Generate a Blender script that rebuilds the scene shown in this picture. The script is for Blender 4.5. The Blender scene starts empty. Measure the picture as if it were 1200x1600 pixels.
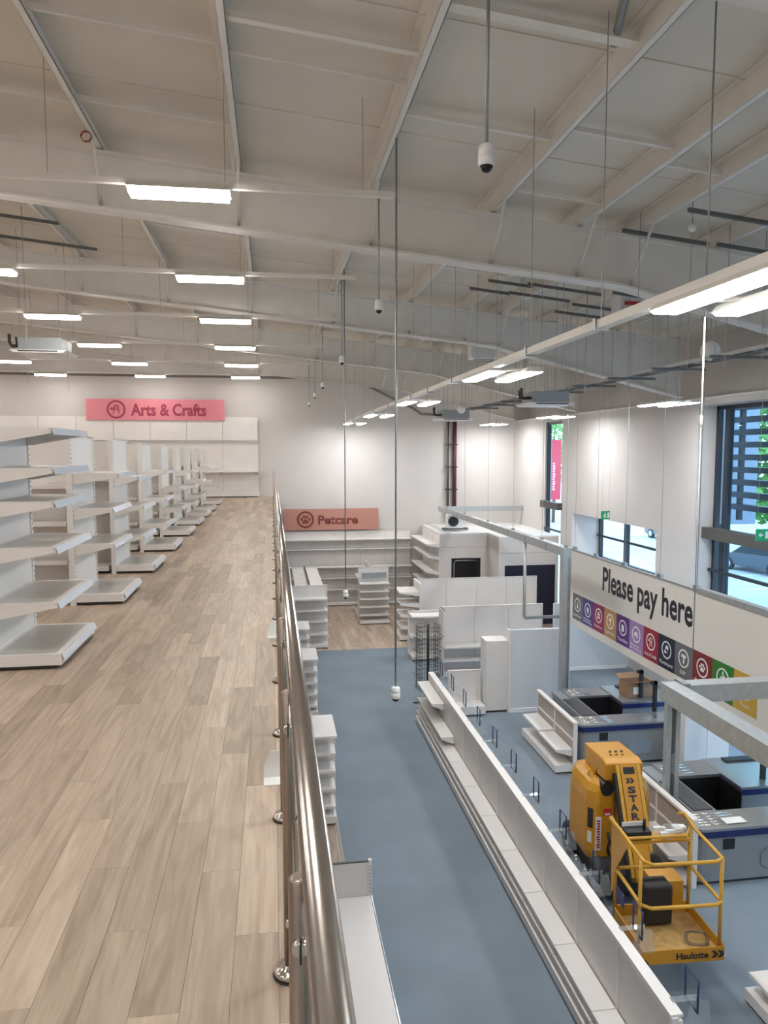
import bpy, math, random
from mathutils import Matrix, Vector
random.seed(7)
S = bpy.context.scene
COL = S.collection
PI = math.pi

# ------------------------------------------------------------------ camera
CAM_H = 1.78                       # above the mezzanine floor (z = 0)
pitch = math.atan(96.0 / 1140.0)
yaw = math.atan(175.0 * math.cos(pitch) / 1140.0)
cd = bpy.data.cameras.new('camera')
cam = bpy.data.objects.new('camera', cd)
COL.objects.link(cam)
cd.sensor_fit = 'VERTICAL'
cd.sensor_height = 24.0
cd.lens = 1140.0 / 1600.0 * 24.0
cd.clip_start = 0.02
cd.clip_end = 500
cam.location = (0, 0, CAM_H)
cam.rotation_euler = (PI / 2 - pitch, 0, -yaw)
S.camera = cam

# ------------------------------------------------------------------ sky, exposure
W = bpy.data.worlds.new('sky')
S.world = W
W.use_nodes = True
nt = W.node_tree
bg = nt.nodes['Background']
bg.inputs[0].default_value = (0.72, 0.86, 1.0, 1)
bg.inputs[1].default_value = 4.0
vs = S.view_settings
vs.view_transform = 'Standard'
vs.look = 'None'
vs.gamma = 1.0
vs.use_curve_mapping = False
vs.exposure = 0.2
S.display_settings.display_device = 'sRGB'
LAMP = 31.0                        # strength of the single diffusers
LAMP_TWIN = 58.0                   # strength of the twin fittings' diffusers

# ------------------------------------------------------------------ materials
MATS = {}

def mat(name, col, rough=0.5, metal=0.0, var=0.06, scale=6.0, bump=0.0, emit=None, es=0.0, spec=None, stretch=None):
    m = bpy.data.materials.new(name)
    m.use_nodes = True
    t = m.node_tree
    b = t.nodes['Principled BSDF']
    b.inputs['Roughness'].default_value = rough
    b.inputs['Metallic'].default_value = metal
    if spec is not None:
        b.inputs['Specular IOR Level'].default_value = spec
    c = tuple(col) + (1,)
    if var > 0:
        tc = t.nodes.new('ShaderNodeTexCoord')
        mp = t.nodes.new('ShaderNodeMapping')
        if stretch:
            mp.inputs['Scale'].default_value = stretch
        n = t.nodes.new('ShaderNodeTexNoise')
        n.inputs['Scale'].default_value = scale
        n.inputs['Detail'].default_value = 4
        r = t.nodes.new('ShaderNodeValToRGB')
        r.color_ramp.elements[0].position = 0.3
        r.color_ramp.elements[1].position = 0.7
        r.color_ramp.elements[0].color = tuple(x * (1 - var) for x in col) + (1,)
        r.color_ramp.elements[1].color = tuple(min(1, x * (1 + var)) for x in col) + (1,)
        t.links.new(tc.outputs['Object'], mp.inputs[0])
        t.links.new(mp.outputs[0], n.inputs['Vector'])
        t.links.new(n.outputs[0], r.inputs[0])
        t.links.new(r.outputs[0], b.inputs['Base Color'])
        if bump:
            bp = t.nodes.new('ShaderNodeBump')
            bp.inputs['Strength'].default_value = bump
            bp.inputs['Distance'].default_value = 0.01
            t.links.new(n.outputs[0], bp.inputs['Height'])
            t.links.new(bp.outputs[0], b.inputs['Normal'])
    else:
        b.inputs['Base Color'].default_value = c
    if emit:
        b.inputs['Emission Color'].default_value = tuple(emit) + (1,)
        b.inputs['Emission Strength'].default_value = es
    MATS[name] = m
    return m

def glass_mat(name, tint, ior=1.45, gloss=1.0, rough=0.0, milky=0.0):
    m = bpy.data.materials.new(name)
    m.use_nodes = True
    t = m.node_tree
    t.nodes.clear()
    out = t.nodes.new('ShaderNodeOutputMaterial')
    mx = t.nodes.new('ShaderNodeMixShader')
    tr = t.nodes.new('ShaderNodeBsdfTransparent')
    tr.inputs[0].default_value = tuple(tint) + (1,)
    gl = t.nodes.new('ShaderNodeBsdfGlossy')
    gl.inputs['Roughness'].default_value = rough
    lw = t.nodes.new('ShaderNodeLayerWeight')      # Schlick: f0 + (1 - f0) * (1 - cos)^5
    lw.inputs['Blend'].default_value = 0.5
    pw = t.nodes.new('ShaderNodeMath')
    pw.operation = 'POWER'
    pw.inputs[1].default_value = 5.0
    ma = t.nodes.new('ShaderNodeMath')
    ma.operation = 'MULTIPLY_ADD'
    f0 = ((ior - 1) / (ior + 1)) ** 2
    ma.inputs[1].default_value = (1 - f0) * gloss
    ma.inputs[2].default_value = f0 * gloss
    t.links.new(lw.outputs['Facing'], pw.inputs[0])
    t.links.new(pw.outputs[0], ma.inputs[0])
    t.links.new(ma.outputs[0], mx.inputs[0])
    t.links.new(tr.outputs[0], mx.inputs[1])
    t.links.new(gl.outputs[0], mx.inputs[2])
    if milky:
        df = t.nodes.new('ShaderNodeBsdfDiffuse')
        df.inputs[0].default_value = (0.85, 0.88, 0.9, 1)
        m2 = t.nodes.new('ShaderNodeMixShader')
        m2.inputs[0].default_value = milky
        t.links.new(mx.outputs[0], m2.inputs[1])
        t.links.new(df.outputs[0], m2.inputs[2])
        t.links.new(m2.outputs[0], out.inputs[0])
    else:
        t.links.new(mx.outputs[0], out.inputs[0])
    MATS[name] = m
    return m

def wood_mat(name, island):
    m = bpy.data.materials.new(name)
    m.use_nodes = True
    t = m.node_tree
    L = t.links.new
    b = t.nodes['Principled BSDF']
    b.inputs['Roughness'].default_value = 0.42
    b.inputs['Specular IOR Level'].default_value = 0.35
    geo = t.nodes.new('ShaderNodeNewGeometry')
    if island:
        rnd = geo.outputs['Random Per Island']
    else:
        rnd = t.nodes.new('ShaderNodeObjectInfo').outputs['Random']
    off = t.nodes.new('ShaderNodeVectorMath'); off.operation = 'SCALE'
    off.inputs[0].default_value = (37.0, 91.0, 53.0)
    L(rnd, off.inputs['Scale'])
    add = t.nodes.new('ShaderNodeVectorMath'); add.operation = 'ADD'
    L(geo.outputs['Position'], add.inputs[0]); L(off.outputs[0], add.inputs[1])
    mp = t.nodes.new('ShaderNodeMapping')
    mp.inputs['Scale'].default_value = (26, 1.6, 10)
    L(add.outputs[0], mp.inputs[0])
    n = t.nodes.new('ShaderNodeTexNoise')
    n.inputs['Scale'].default_value = 1.0; n.inputs['Detail'].default_value = 5; n.inputs['Distortion'].default_value = 1.2
    L(mp.outputs[0], n.inputs['Vector'])
    mp2 = t.nodes.new('ShaderNodeMapping')
    mp2.inputs['Scale'].default_value = (9, 1.1, 4)
    L(add.outputs[0], mp2.inputs[0])
    wv = t.nodes.new('ShaderNodeTexNoise')
    wv.inputs['Scale'].default_value = 0.9; wv.inputs['Detail'].default_value = 2; wv.inputs['Distortion'].default_value = 2.4
    L(mp2.outputs[0], wv.inputs['Vector'])
    r1 = t.nodes.new('ShaderNodeValToRGB')
    e = r1.color_ramp.elements
    e[0].position = 0.28; e[0].color = (0.43, 0.335, 0.258, 1)
    e[1].position = 0.72; e[1].color = (0.565, 0.45, 0.355, 1)
    L(n.outputs[0], r1.inputs[0])
    r2 = t.nodes.new('ShaderNodeValToRGB')
    e = r2.color_ramp.elements
    e[0].position = 0.0; e[0].color = (0.74, 0.72, 0.70, 1)
    e[1].position = 1.0; e[1].color = (1.13, 1.12, 1.11, 1)
    L(rnd, r2.inputs[0])
    mx = t.nodes.new('ShaderNodeMix'); mx.data_type = 'RGBA'; mx.blend_type = 'MULTIPLY'
    mx.inputs['Factor'].default_value = 1.0
    L(r1.outputs[0], mx.inputs['A']); L(r2.outputs[0], mx.inputs['B'])
    r3 = t.nodes.new('ShaderNodeValToRGB')
    e = r3.color_ramp.elements
    e[0].position = 0.36; e[0].color = (0.88, 0.865, 0.85, 1)
    e[1].position = 0.56; e[1].color = (1.06, 1.06, 1.06, 1)
    L(wv.outputs[0], r3.inputs[0])
    m2 = t.nodes.new('ShaderNodeMix'); m2.data_type = 'RGBA'; m2.blend_type = 'MULTIPLY'
    m2.inputs['Factor'].default_value = 1.0
    L(mx.outputs['Result'], m2.inputs['A']); L(r3.outputs[0], m2.inputs['B'])
    L(m2.outputs['Result'], b.inputs['Base Color'])
    MATS[name] = m

wood_mat('wood_plank', False)
wood_mat('wood_far', True)
mat('wall_paint', (0.64, 0.60, 0.575), 0.8, var=0.02, scale=1.5)
mat('roof_liner', (0.72, 0.67, 0.585), 0.7, var=0.05, scale=1.2)
mat('steel_white', (0.78, 0.745, 0.69), 0.5, var=0.04, scale=3)
mat('shelf_white', (0.80, 0.765, 0.74), 0.38, var=0.02, scale=3)
mat('panel_white', (0.77, 0.73, 0.70), 0.45, var=0.03, scale=2)
mat('liner_grey', (0.52, 0.495, 0.46), 0.3, var=0.03, scale=4)
mat('panel_brown', (0.36, 0.31, 0.275), 0.5, var=0.08, scale=20)
mat('dark_slot', (0.02, 0.02, 0.022), 0.7, var=0)
mat('kick_black', (0.03, 0.03, 0.032), 0.6, var=0.1)
mat('carpet', (0.205, 0.248, 0.292), 0.95, var=0.10, scale=0.9, bump=0.0)
mat('stainless', (0.56, 0.52, 0.49), 0.22, 1.0, var=0.05, scale=30, stretch=(1, 1, 0.05))
mat('post_satin', (0.40, 0.34, 0.30), 0.34, 1.0, var=0.05, scale=30)  # satin stainless, with the wood floor's brown reflection mixed into the colour
mat('stainless_bright', (0.66, 0.63, 0.60), 0.16, 1.0, var=0.0)
mat('galv', (0.36, 0.38, 0.39), 0.42, 0.85, var=0.12, scale=14)
mat('galv_beam', (0.46, 0.48, 0.48), 0.45, 0.55, var=0.08, scale=10)
mat('strut_grey', (0.16, 0.165, 0.165), 0.5, 0.5, var=0.1)
mat('wire', (0.42, 0.40, 0.38), 0.4, 0.7, var=0)
mat('cam_white', (0.82, 0.82, 0.80), 0.35, var=0)
mat('black_gloss', (0.008, 0.008, 0.01), 0.12, var=0)
mat('black', (0.015, 0.015, 0.017), 0.5, var=0)
mat('tube_light', (0.95, 0.95, 0.95), 0.5, var=0, emit=(1.0, 0.955, 0.90), es=LAMP)
mat('twin_light', (0.95, 0.95, 0.95), 0.5, var=0, emit=(0.96, 0.985, 1.0), es=LAMP_TWIN)
mat('pink_board', (0.72, 0.235, 0.285), 0.5, var=0.02)
mat('pink_ink', (0.36, 0.035, 0.085), 0.5, var=0)
mat('pet_board', (0.52, 0.245, 0.19), 0.5, var=0.02)
mat('pet_ink', (0.21, 0.045, 0.035), 0.5, var=0)
mat('cream_board', (0.80, 0.755, 0.69), 0.55, var=0.015)
mat('ink_black', (0.018, 0.018, 0.03), 0.5, var=0)
mat('print_white', (0.88, 0.87, 0.86), 0.5, var=0)
mat('lift_yellow', (0.55, 0.26, 0.018), 0.38, var=0.06, scale=4)
mat('rail_yellow', (0.60, 0.33, 0.035), 0.38, var=0.06, scale=8)
mat('basket_floor', (0.45, 0.27, 0.09), 0.6, var=0.2, scale=14)
mat('rubber', (0.02, 0.02, 0.02), 0.8, var=0.2, scale=30)
mat('desk_grey', (0.24, 0.265, 0.285), 0.5, var=0.04)
mat('desk_top', (0.40, 0.42, 0.44), 0.28, 0.75, var=0.06, scale=20, stretch=(0.2, 6, 1))
mat('desk_blue', (0.014, 0.024, 0.12), 0.3, var=0)
mat('well_black', (0.012, 0.012, 0.014), 0.4, var=0)
mat('belt', (0.06, 0.06, 0.065), 0.6, var=0.1)
mat('navy_door', (0.010, 0.012, 0.035), 0.4, var=0)
mat('frame_navy', (0.016, 0.026, 0.11), 0.4, var=0)
mat('cardboard', (0.30, 0.175, 0.10), 0.8, var=0.1)
mat('win_frame', (0.022, 0.028, 0.04), 0.4, var=0)
mat('transom_brown', (0.085, 0.08, 0.075), 0.5, var=0.05)
mat('louvre', (0.10, 0.125, 0.155), 0.4, 0.3, var=0.05)
mat('fin_grey', (0.27, 0.33, 0.41), 0.4, 0.1, var=0.05)
mat('asphalt', (0.50, 0.53, 0.56), 0.9, var=0.12, scale=0.4)
mat('paint_line', (0.85, 0.85, 0.85), 0.8, var=0)
mat('car_dark', (0.09, 0.105, 0.13), 0.25, 0.3, var=0)
mat('car_glass', (0.02, 0.025, 0.03), 0.08, var=0)
mat('car_grey', (0.20, 0.22, 0.25), 0.25, 0.4, var=0)
mat('alloy', (0.6, 0.6, 0.6), 0.3, 0.8, var=0)
mat('leaf', (0.16, 0.42, 0.10), 0.6, var=0.3, scale=3)
mat('bark', (0.12, 0.08, 0.05), 0.9, var=0.2)
mat('red_flag', (0.62, 0.03, 0.09), 0.5, var=0.03)
mat('exit_green', (0.01, 0.30, 0.12), 0.4, var=0, emit=(0.02, 0.7, 0.25), es=0.08)
mat('ac_grey', (0.33, 0.355, 0.37), 0.45, 0.2, var=0.06)
mat('ac_white', (0.80, 0.79, 0.77), 0.4, var=0)
mat('pale_board', (0.68, 0.71, 0.75), 0.5, var=0.02)  # pale board; the blue cast of daylight is put into its colour
mat('pipe_dark', (0.045, 0.04, 0.04), 0.6, var=0)
mat('pipe_maroon', (0.10, 0.02, 0.03), 0.5, var=0)
mat('conduit', (0.20, 0.175, 0.165), 0.6, var=0.1)
mat('decal_red', (0.55, 0.03, 0.04), 0.5, var=0)
mat('decal_white', (0.78, 0.78, 0.78), 0.5, var=0)
mat('strip_plastic', (0.62, 0.66, 0.74), 0.12, var=0, spec=0.8)
mat('paper', (0.82, 0.82, 0.80), 0.6, var=0.02)
mat('globe_white', (0.85, 0.84, 0.82), 0.4, var=0)
mat('cable_red', (0.30, 0.05, 0.04), 0.5, var=0)
glass_mat('glass', (0.93, 0.965, 0.95), 1.30, 0.55)
glass_mat('window_glass', (0.80, 0.90, 0.96), 1.45, 0.6)
glass_mat('sleeve', (0.97, 0.98, 0.985), 1.2, 0.3)
glass_mat('acrylic', (0.93, 0.95, 0.96), 1.40, 0.5, 0.05, 0.10)

# ------------------------------------------------------------------ mesh helpers
class B:
    def __init__(s):
        s.v = []; s.f = []; s.sm = []
    def add(s, vs_, fs, smooth=False):
        n = len(s.v)
        s.v += [tuple(p) for p in vs_]
        s.f += [tuple(i + n for i in f) for f in fs]
        s.sm += [smooth] * len(fs)
        return s
    def box(s, x0, x1, y0, y1, z0, z1):
        p = [(x0, y0, z0), (x1, y0, z0), (x1, y1, z0), (x0, y1, z0), (x0, y0, z1), (x1, y0, z1), (x1, y1, z1), (x0, y1, z1)]
        return s.add(p, [(0, 3, 2, 1), (4, 5, 6, 7), (0, 1, 5, 4), (1, 2, 6, 5), (2, 3, 7, 6), (3, 0, 4, 7)])
    def prism(s, poly, axis, a, b_, smooth=False):
        """poly: 2-D points (counter-clockwise); axis 'x': (y,z), 'y': (x,z), 'z': (x,y)"""
        def m(p, t):
            return {'x': (t, p[0], p[1]), 'y': (p[0], t, p[1]), 'z': (p[0], p[1], t)}[axis]
        n = len(poly)
        pts = [m(p, a) for p in poly] + [m(p, b_) for p in poly]
        fs = [tuple(range(n - 1, -1, -1)), tuple(range(n, 2 * n))]
        s.add(pts, fs)
        base = len(s.v) - 2 * n
        side = [(base + i, base + (i + 1) % n, base + n + (i + 1) % n, base + n + i) for i in range(n)]
        s.f += side; s.sm += [smooth] * n
        return s
    def tube(s, pts, r, n=8, closed=False, cap=True):
        pts = [Vector(p) for p in pts]
        rings = []
        m = len(pts)
        prev = None
        for i, p in enumerate(pts):
            if closed:
                d = (pts[(i + 1) % m] - pts[i - 1]).normalized()
            else:
                d = (pts[min(i + 1, m - 1)] - pts[max(i - 1, 0)]).normalized()
            ref = prev if prev is not None else (Vector((0, 0, 1)) if abs(d.z) < 0.9 else Vector((1, 0, 0)))
            u = (ref - d * ref.dot(d))
            if u.length < 1e-5:
                u = Vector((0, 1, 0)) - d * d.y
            u.normalize()
            prev = u
            w = d.cross(u)
            rr = r[i] if isinstance(r, (list, tuple)) else r
            rings.append([p + (u * math.cos(2 * PI * k / n) + w * math.sin(2 * PI * k / n)) * rr for k in range(n)])
        vv = [q for ring in rings for q in ring]
        fs = []
        cnt = m if closed else m - 1
        for i in range(cnt):
            j = (i + 1) % m
            for k in range(n):
                k2 = (k + 1) % n
                fs.append((i * n + k, i * n + k2, j * n + k2, j * n + k))
        s.add(vv, fs, True)
        if cap and not closed:
            b0 = len(s.v) - len(vv)
            s.f += [tuple(b0 + k for k in range(n - 1, -1, -1)), tuple(b0 + (m - 1) * n + k for k in range(n))]
            s.sm += [False, False]
        return s
    def lathe(s, prof, n=20, cx=0, cy=0, cz=0):
        vv = []; fs = []
        m = len(prof)
        for r, z in prof:
            vv += [(cx + r * math.cos(2 * PI * k / n), cy + r * math.sin(2 * PI * k / n), cz + z) for k in range(n)]
        for i in range(m - 1):
            for k in range(n):
                k2 = (k + 1) % n
                fs.append((i * n + k, i * n + k2, (i + 1) * n + k2, (i + 1) * n + k))
        s.add(vv, fs, True)
        b0 = len(s.v) - len(vv)
        s.f += [tuple(b0 + k for k in range(n - 1, -1, -1)), tuple(b0 + (m - 1) * n + k for k in range(n))]
        s.sm += [False, False]
        return s
    def annulus(s, cx, cz, r0, r1, y0, y1, n=28):
        vv = []
        for y in (y0, y1):
            for r in (r0, r1):
                vv += [(cx + r * math.cos(2 * PI * k / n), y, cz + r * math.sin(2 * PI * k / n)) for k in range(n)]
        fs = []
        for k in range(n):
            q = (k + 1) % n
            fs += [(k, q, n + q, n + k), (2 * n + k, 3 * n + k, 3 * n + q, 2 * n + q), (n + k, n + q, 3 * n + q, 3 * n + k), (k, 2 * n + k, 2 * n + q, q)]
        return s.add(vv, fs)
    def disc(s, cx, cz, rx, rz, y0, y1, rot=0, n=16):
        c, sn = math.cos(rot), math.sin(rot)
        poly = []
        for k in range(n):
            a = 2 * PI * k / n
            x, z = rx * math.cos(a), rz * math.sin(a)
            poly.append((cx + x * c - z * sn, cz + x * sn + z * c))
        return s.prism(poly, 'y', y0, y1)
    def mesh(s, name):
        me = bpy.data.meshes.new(name)
        me.from_pydata(s.v, [], s.f)
        me.polygons.foreach_set('use_smooth', s.sm)
        me.update()
        return me

def put(name, me, m, parent=None, T=None, bevel=0.0):
    """link a mesh (B or mesh data) as one object"""
    if isinstance(me, B):
        me = me.mesh(name)
    o = bpy.data.objects.new(name, me)
    if len(me.materials) == 0:
        me.materials.append(MATS[m])
    COL.objects.link(o)
    if parent is not None:
        o.parent = parent
    if T is not None:
        o.matrix_local = T
    if bevel:
        md = o.modifiers.new('bevel', 'BEVEL')
        md.width = bevel; md.segments = 2; md.limit_method = 'ANGLE'
        md.angle_limit = math.radians(50)
    return o

LABELS = {}

def tag(o, label, cat, group=None):
    o['label'] = label; o['category'] = cat
    if group:
        o['group'] = group
    LABELS.setdefault(label, []).append(o.name)
    return o

def thing(name, label, cat, loc=(0, 0, 0), rz=0.0, group=None):
    o = bpy.data.objects.new(name, None)
    o.empty_display_size = 0.1
    COL.objects.link(o)
    o.location = loc
    o.rotation_euler = (0, 0, rz)
    return tag(o, label, cat, group)

def struct(name, me, m, parent=None, label=None):
    o = put(name, me, m, parent)
    o['kind'] = 'structure'
    if label:
        o['label'] = label
    return o

def TR(x, y, z, rz=0.0):
    return Matrix.Translation((x, y, z)) @ Matrix.Rotation(rz, 4, 'Z')

FONT = None
def text_mesh(txt, w=None, h=None, bold=0.0, depth=0.004):
    """text as a mesh in the local x-z plane (facing -y), centred; scaled to width w and height h"""
    cu = bpy.data.curves.new('lettering', 'FONT')
    cu.body = txt
    cu.size = 1.0
    cu.offset = bold
    cu.extrude = 0.0
    cu.resolution_u = 3
    o = bpy.data.objects.new('lettering', cu)
    COL.objects.link(o)
    dg = bpy.context.evaluated_depsgraph_get()
    me = bpy.data.meshes.new_from_object(o.evaluated_get(dg))
    bpy.data.objects.remove(o)
    bpy.data.curves.remove(cu)
    xs = [v.co.x for v in me.vertices]; ys = [v.co.y for v in me.vertices]
    x0, x1, y0, y1 = min(xs), max(xs), min(ys), max(ys)
    sx = w / (x1 - x0) if w else None
    sy = h / (y1 - y0) if h else None
    sx = sx or sy; sy = sy or sx
    for v in me.vertices:
        v.co = ((v.co.x - (x0 + x1) / 2) * sx, 0.0, (v.co.y - (y0 + y1) / 2) * sy)
    me.materials.clear()
    return me

def roof_z(x):          # underside of the liner
    return 5.62 - 0.103 * x
def rafter_b(x):
    if x <= 5.0:
        return 4.65 - 0.103 * x
    return 4.135 + (3.05 - 4.135) * (x - 5.0) / 4.6
ZL = -4.33              # lower floor
YW = 28.85              # far wall
XR = 9.9                # right wall

# ------------------------------------------------------------------ shell
mezz = struct('floor_mezzanine', B().box(-14, 0.16, -6, YW, -0.36, -0.008), 'wall_paint')
low = struct('floor_lower', B().box(-14, 12, -6, YW, ZL - 0.2, ZL - 0.012), 'wall_paint')
struct('floor_carpet', B().box(1.0, 10.7, -6, 21.95, ZL - 0.012, ZL), 'carpet')
wl = B()
x = -14.0
while x < 10.7:
    y = -2 + random.uniform(0, 1.2)
    while y < YW:
        y2 = min(y + 1.22, YW)
        if (x < 0.8 and y2 > 4 and x > -3) or y2 > 21.95:
            ya = y
            if x >= 0.8: ya = max(y, 21.952)
            if y2 - ya > 0.05:
                wl.box(x, x + 0.178, ya, y2 - 0.002, ZL - 0.012, ZL)
        y = y2
    x += 0.18
put('edge_strip', B().box(.96, 1.0, -6, 21.95, ZL - .012, ZL + .004), 'panel_brown', low)
o = put('wood_plank_field', wl, 'wood_far', low)
o['kind'] = 'stuff'

# mezzanine planks: each its own part near the camera, the far ones joined
PW, PL = 0.158, 1.22
rows = []
pm = {}
cands = []
xi = 0
x = 0.16
while x > -13.9:
    y = -1.5 + (xi * 0.437) % PL - PL
    while y < YW:
        ya, yb = max(y, -1.5), min(y + PL, YW)
        if yb - ya > 0.06 and yb > 1.2:
            cands.append((x - PW, x, ya, yb))
        y += PL
    x -= PW
    xi += 1
def plank_key(c):
    cx, cy_ = (c[0] + c[1]) / 2, (c[2] + c[3]) / 2
    edge = -1.8 if cy_ > 5.9 else -0.42 * max(cy_, 1.0) - 0.2
    return cy_ + (0 if cx > edge else 100)
cands.sort(key=plank_key)
def plank_mesh(L):
    k = round(L, 3)
    if k not in pm:
        pm[k] = B().box(-PW / 2 + .0006, PW / 2 - .0006, -L / 2 + .0006, L / 2 - .0006, -0.008, 0.0).mesh('wood_plank')
    return pm[k]
for c in cands[:298]:
    put('wood_plank', plank_mesh(c[3] - c[2]), 'wood_plank', mezz, TR((c[0] + c[1]) / 2, (c[2] + c[3]) / 2, 0))
wl = B()
for c in cands[298:]:
    wl.box(c[0] + .0006, c[1] - .0006, c[2] + .0006, c[3] - .0006, -0.008, 0.0)
o = put('wood_plank_field', wl, 'wood_far', mezz)
o['kind'] = 'stuff'

struct('wall_far', B().box(-14.2, 10.45, YW, YW + 0.25, ZL, 7.3), 'wall_paint')
struct('wall_left', B().box(-14.2, -14.0, -6, YW, ZL, 7.3), 'wall_paint')
struct('wall_back', B().box(-14.2, 12, -6.25, -6, ZL, 7.3), 'wall_paint')
# right wall: lined up to z = 2.95 with three openings, outer skin above it
XO = 11.0
def wall_piece(bm, y0, y1, z0, z1, xo=XO):
    bm.box(XR, xo, y0, y1, z0, z1)
wr = B()
wall_piece(wr, -6, 6.0, ZL, 2.95)
wall_piece(wr, 15.92, 17.66, ZL, 2.95, 10.5)
wall_piece(wr, 17.66, 23.1, -0.3, 2.95)
wall_piece(wr, 17.66, 23.1, ZL, -1.85)
wall_piece(wr, 23.1, 24.05, ZL, 2.95)
wall_piece(wr, 24.05, 25.6, 2.8, 2.95, 10.12)
wall_piece(wr, 24.05, 25.6, ZL, ZL + 0.3, 10.12)
wall_piece(wr, 25.6, YW, ZL, 2.95, 10.12)
wall_piece(wr, 6.0, 15.92, 2.82, 2.95)
wall_piece(wr, 6.0, 15.92, ZL, ZL + 0.12)
wall_r = struct('wall_right', wr, 'wall_paint')
struct('wall_right_upper', B().box(10.45, 10.75, -6, YW, 2.95, 4.9), 'wall_paint')
tr = B()
tr.box(9.86, XR, 15.92, 24.0, 2.80, 2.97)
struct('trim_1', B().box(9.84, 10.45, -6, YW, 2.95, 3.0), 'steel_white')

# roof with rafters and purlins
rf = B()
rf.prism([(-14.2, roof_z(-14.2)), (10.75, roof_z(10.75)), (10.75, roof_z(10.75) + 0.15), (-14.2, roof_z(-14.2) + 0.15)], 'y', -6.25, YW + 0.25)
ceil = struct('ceiling', rf, 'roof_liner')
# liner sheet joints: shallow raised seams along the slope
for k, yy in enumerate([6.4, 8.65, 12.9, 15.1, 19.4, 21.0, 25.5]):
    q = B().prism([(-14, roof_z(-14) - .012), (10.4, roof_z(10.4) - .012), (10.4, roof_z(10.4)), (-14, roof_z(-14))], 'y', yy, yy + .025)
    put('liner_seam', q, 'roof_liner', ceil)

def rafter(yc):
    """tapering I-section following the roof slope with a haunch at the eaves"""
    xs = [-14, 5.0, 7.4, 9.7]
    t = lambda x: 5.38 - 0.103 * x
    web = B()
    poly = [(x, rafter_b(x)) for x in xs] + [(x, t(x)) for x in reversed(xs)]
    web.prism(poly, 'y', yc - 0.012, yc + 0.012)
    r = put('rafter', web, 'steel_white', ceil)
    for nm, fn, s in (('bottom_flange', rafter_b, 1), ('top_flange', t, -1)):
        fl = B()
        poly = [(x, fn(x)) for x in xs] + [(x, fn(x) + s * 0.035) for x in reversed(xs)]
        if s < 0:
            poly = poly[::-1]
        fl.prism(poly, 'y', yc - 0.13, yc + 0.13)
        put(nm, fl, 'steel_white', r)
    for px in PURL[2:9]:
        for sg in (-1,):
            b0 = Vector((px + 0.05, yc + sg * 0.62, t(px) + 0.06))
            b1 = Vector((px + 0.02, yc + sg * 0.03, rafter_b(px) + 0.06))
            bb = B().tube([b0, b1], 0.022, 6)
            put('fly_brace', bb, 'steel_white', r)
    return r

PURL = [-7.4, -5.65, -3.9, -2.16, -0.42, 1.35, 3.05, 4.33, 5.15, 6.45, 8.0, 9.4, -9.15, -10.9, -12.6]
for yc in (-2.2, 4.0, 10.2, 16.4, 22.6, 28.7):
    rafter(yc)
for px in PURL:
    zb = 5.40 - 0.103 * px
    q = B()
    q.box(px - 0.004, px + 0.004, -6, YW, zb, zb + 0.235)
    q.box(px, px + 0.075, -6, YW, zb, zb + 0.008)
    q.box(px + 0.069, px + 0.075, -6, YW, zb, zb + 0.025)
    q.box(px - 0.075, px, -6, YW, zb + 0.215, zb + 0.223)
    put('purlin', q, 'steel_white', ceil)

def slope_bar(name, x0, x1, yy, dz, w, h, m):
    """bar following the roof slope between x0 and x1; dz above the purlin underside"""
    q = B()
    z = lambda x: 5.40 - 0.103 * x + dz
    q.prism([(x0, z(x0)), (x1, z(x1)), (x1, z(x1) + h), (x0, z(x0) + h)], 'y', yy - w / 2, yy + w / 2)
    return put(name, q, m, ceil)
for x0, x1, yy, w in [(-2.16, -0.42, 7.2, .03), (-2.16, -.42, 8.9, .04), (-.42, 1.35, 6.75, .07), (-.42, 1.35, 7.3, .03), (1.35, 3.05, 7.9, .06),
                      (1.35, 3.05, 6.0, .12), (-3.9, -2.16, 9.0, .06), (-3.9, -2.16, 7.0, .05), (3.05, 4.33, 7.6, .05), (4.33, 5.15, 8.0, .05), (3.05, 4.33, 9.4, .04),
                      (-3.9, -2.16, 13.2, .04), (-2.16, -.42, 13.4, .04), (-.42, 1.35, 13.3, .04), (1.35, 3.05, 13.3, .05), (-5.65, -3.9, 13.4, .05), (3.05, 4.33, 13.4, .05),
                      (4.33, 5.15, 14.0, .05), (-3.9, -2.16, 19.5, .05), (-.42, 1.35, 19.4, .05), (1.35, 3.05, 19.5, .05)]:
    slope_bar('sag_bar', x0, x1, yy, 0.06, w, 0.05, 'steel_white')
# diagonal wind brace near the camera
put('wind_brace', B().tube([(2.9, 6.1, 5.2), (2.2, 4.0, 5.35)], 0.035, 8), 'galv', ceil)

# ------------------------------------------------------------------ windows in the right wall
def window(n, y0, y1, z0, z1, xf, mull, trans, label):
    w = bpy.data.objects.new('window_%d' % n, None)
    COL.objects.link(w)
    w['kind'] = 'structure'; w['label'] = label
    t = 0.09
    fr = B()
    fr.box(xf - .06, xf + .06, y0, y0 + t, z0, z1).box(xf - .06, xf + .06, y1 - t, y1, z0, z1)
    fr.box(xf - .06, xf + .06, y0, y1, z0, z0 + t).box(xf - .06, xf + .06, y0, y1, z1 - t, z1)
    put('window_frame', fr, 'win_frame', w)
    for my in mull:
        put('mullion', B().box(xf - .07, xf + .07, my - .07, my + .07, z0 + t, z1 - t), 'win_frame', w)
    edges_y = [y0 + t] + [q for my in mull for q in (my - .07, my + .07)] + [y1 - t]
    for i in range(0, len(edges_y), 2):
        put('pane', B().box(xf - .008, xf + .008, edges_y[i], edges_y[i + 1], z0 + t, z1 - t), 'window_glass', w)
    for tz, th, td, m in trans:
        put('transom', B().box(xf - td, xf - .075, y0 - .1 * (td > .2), y1 - .0, tz - th / 2, tz + th / 2), m, w)
    return w
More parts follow.
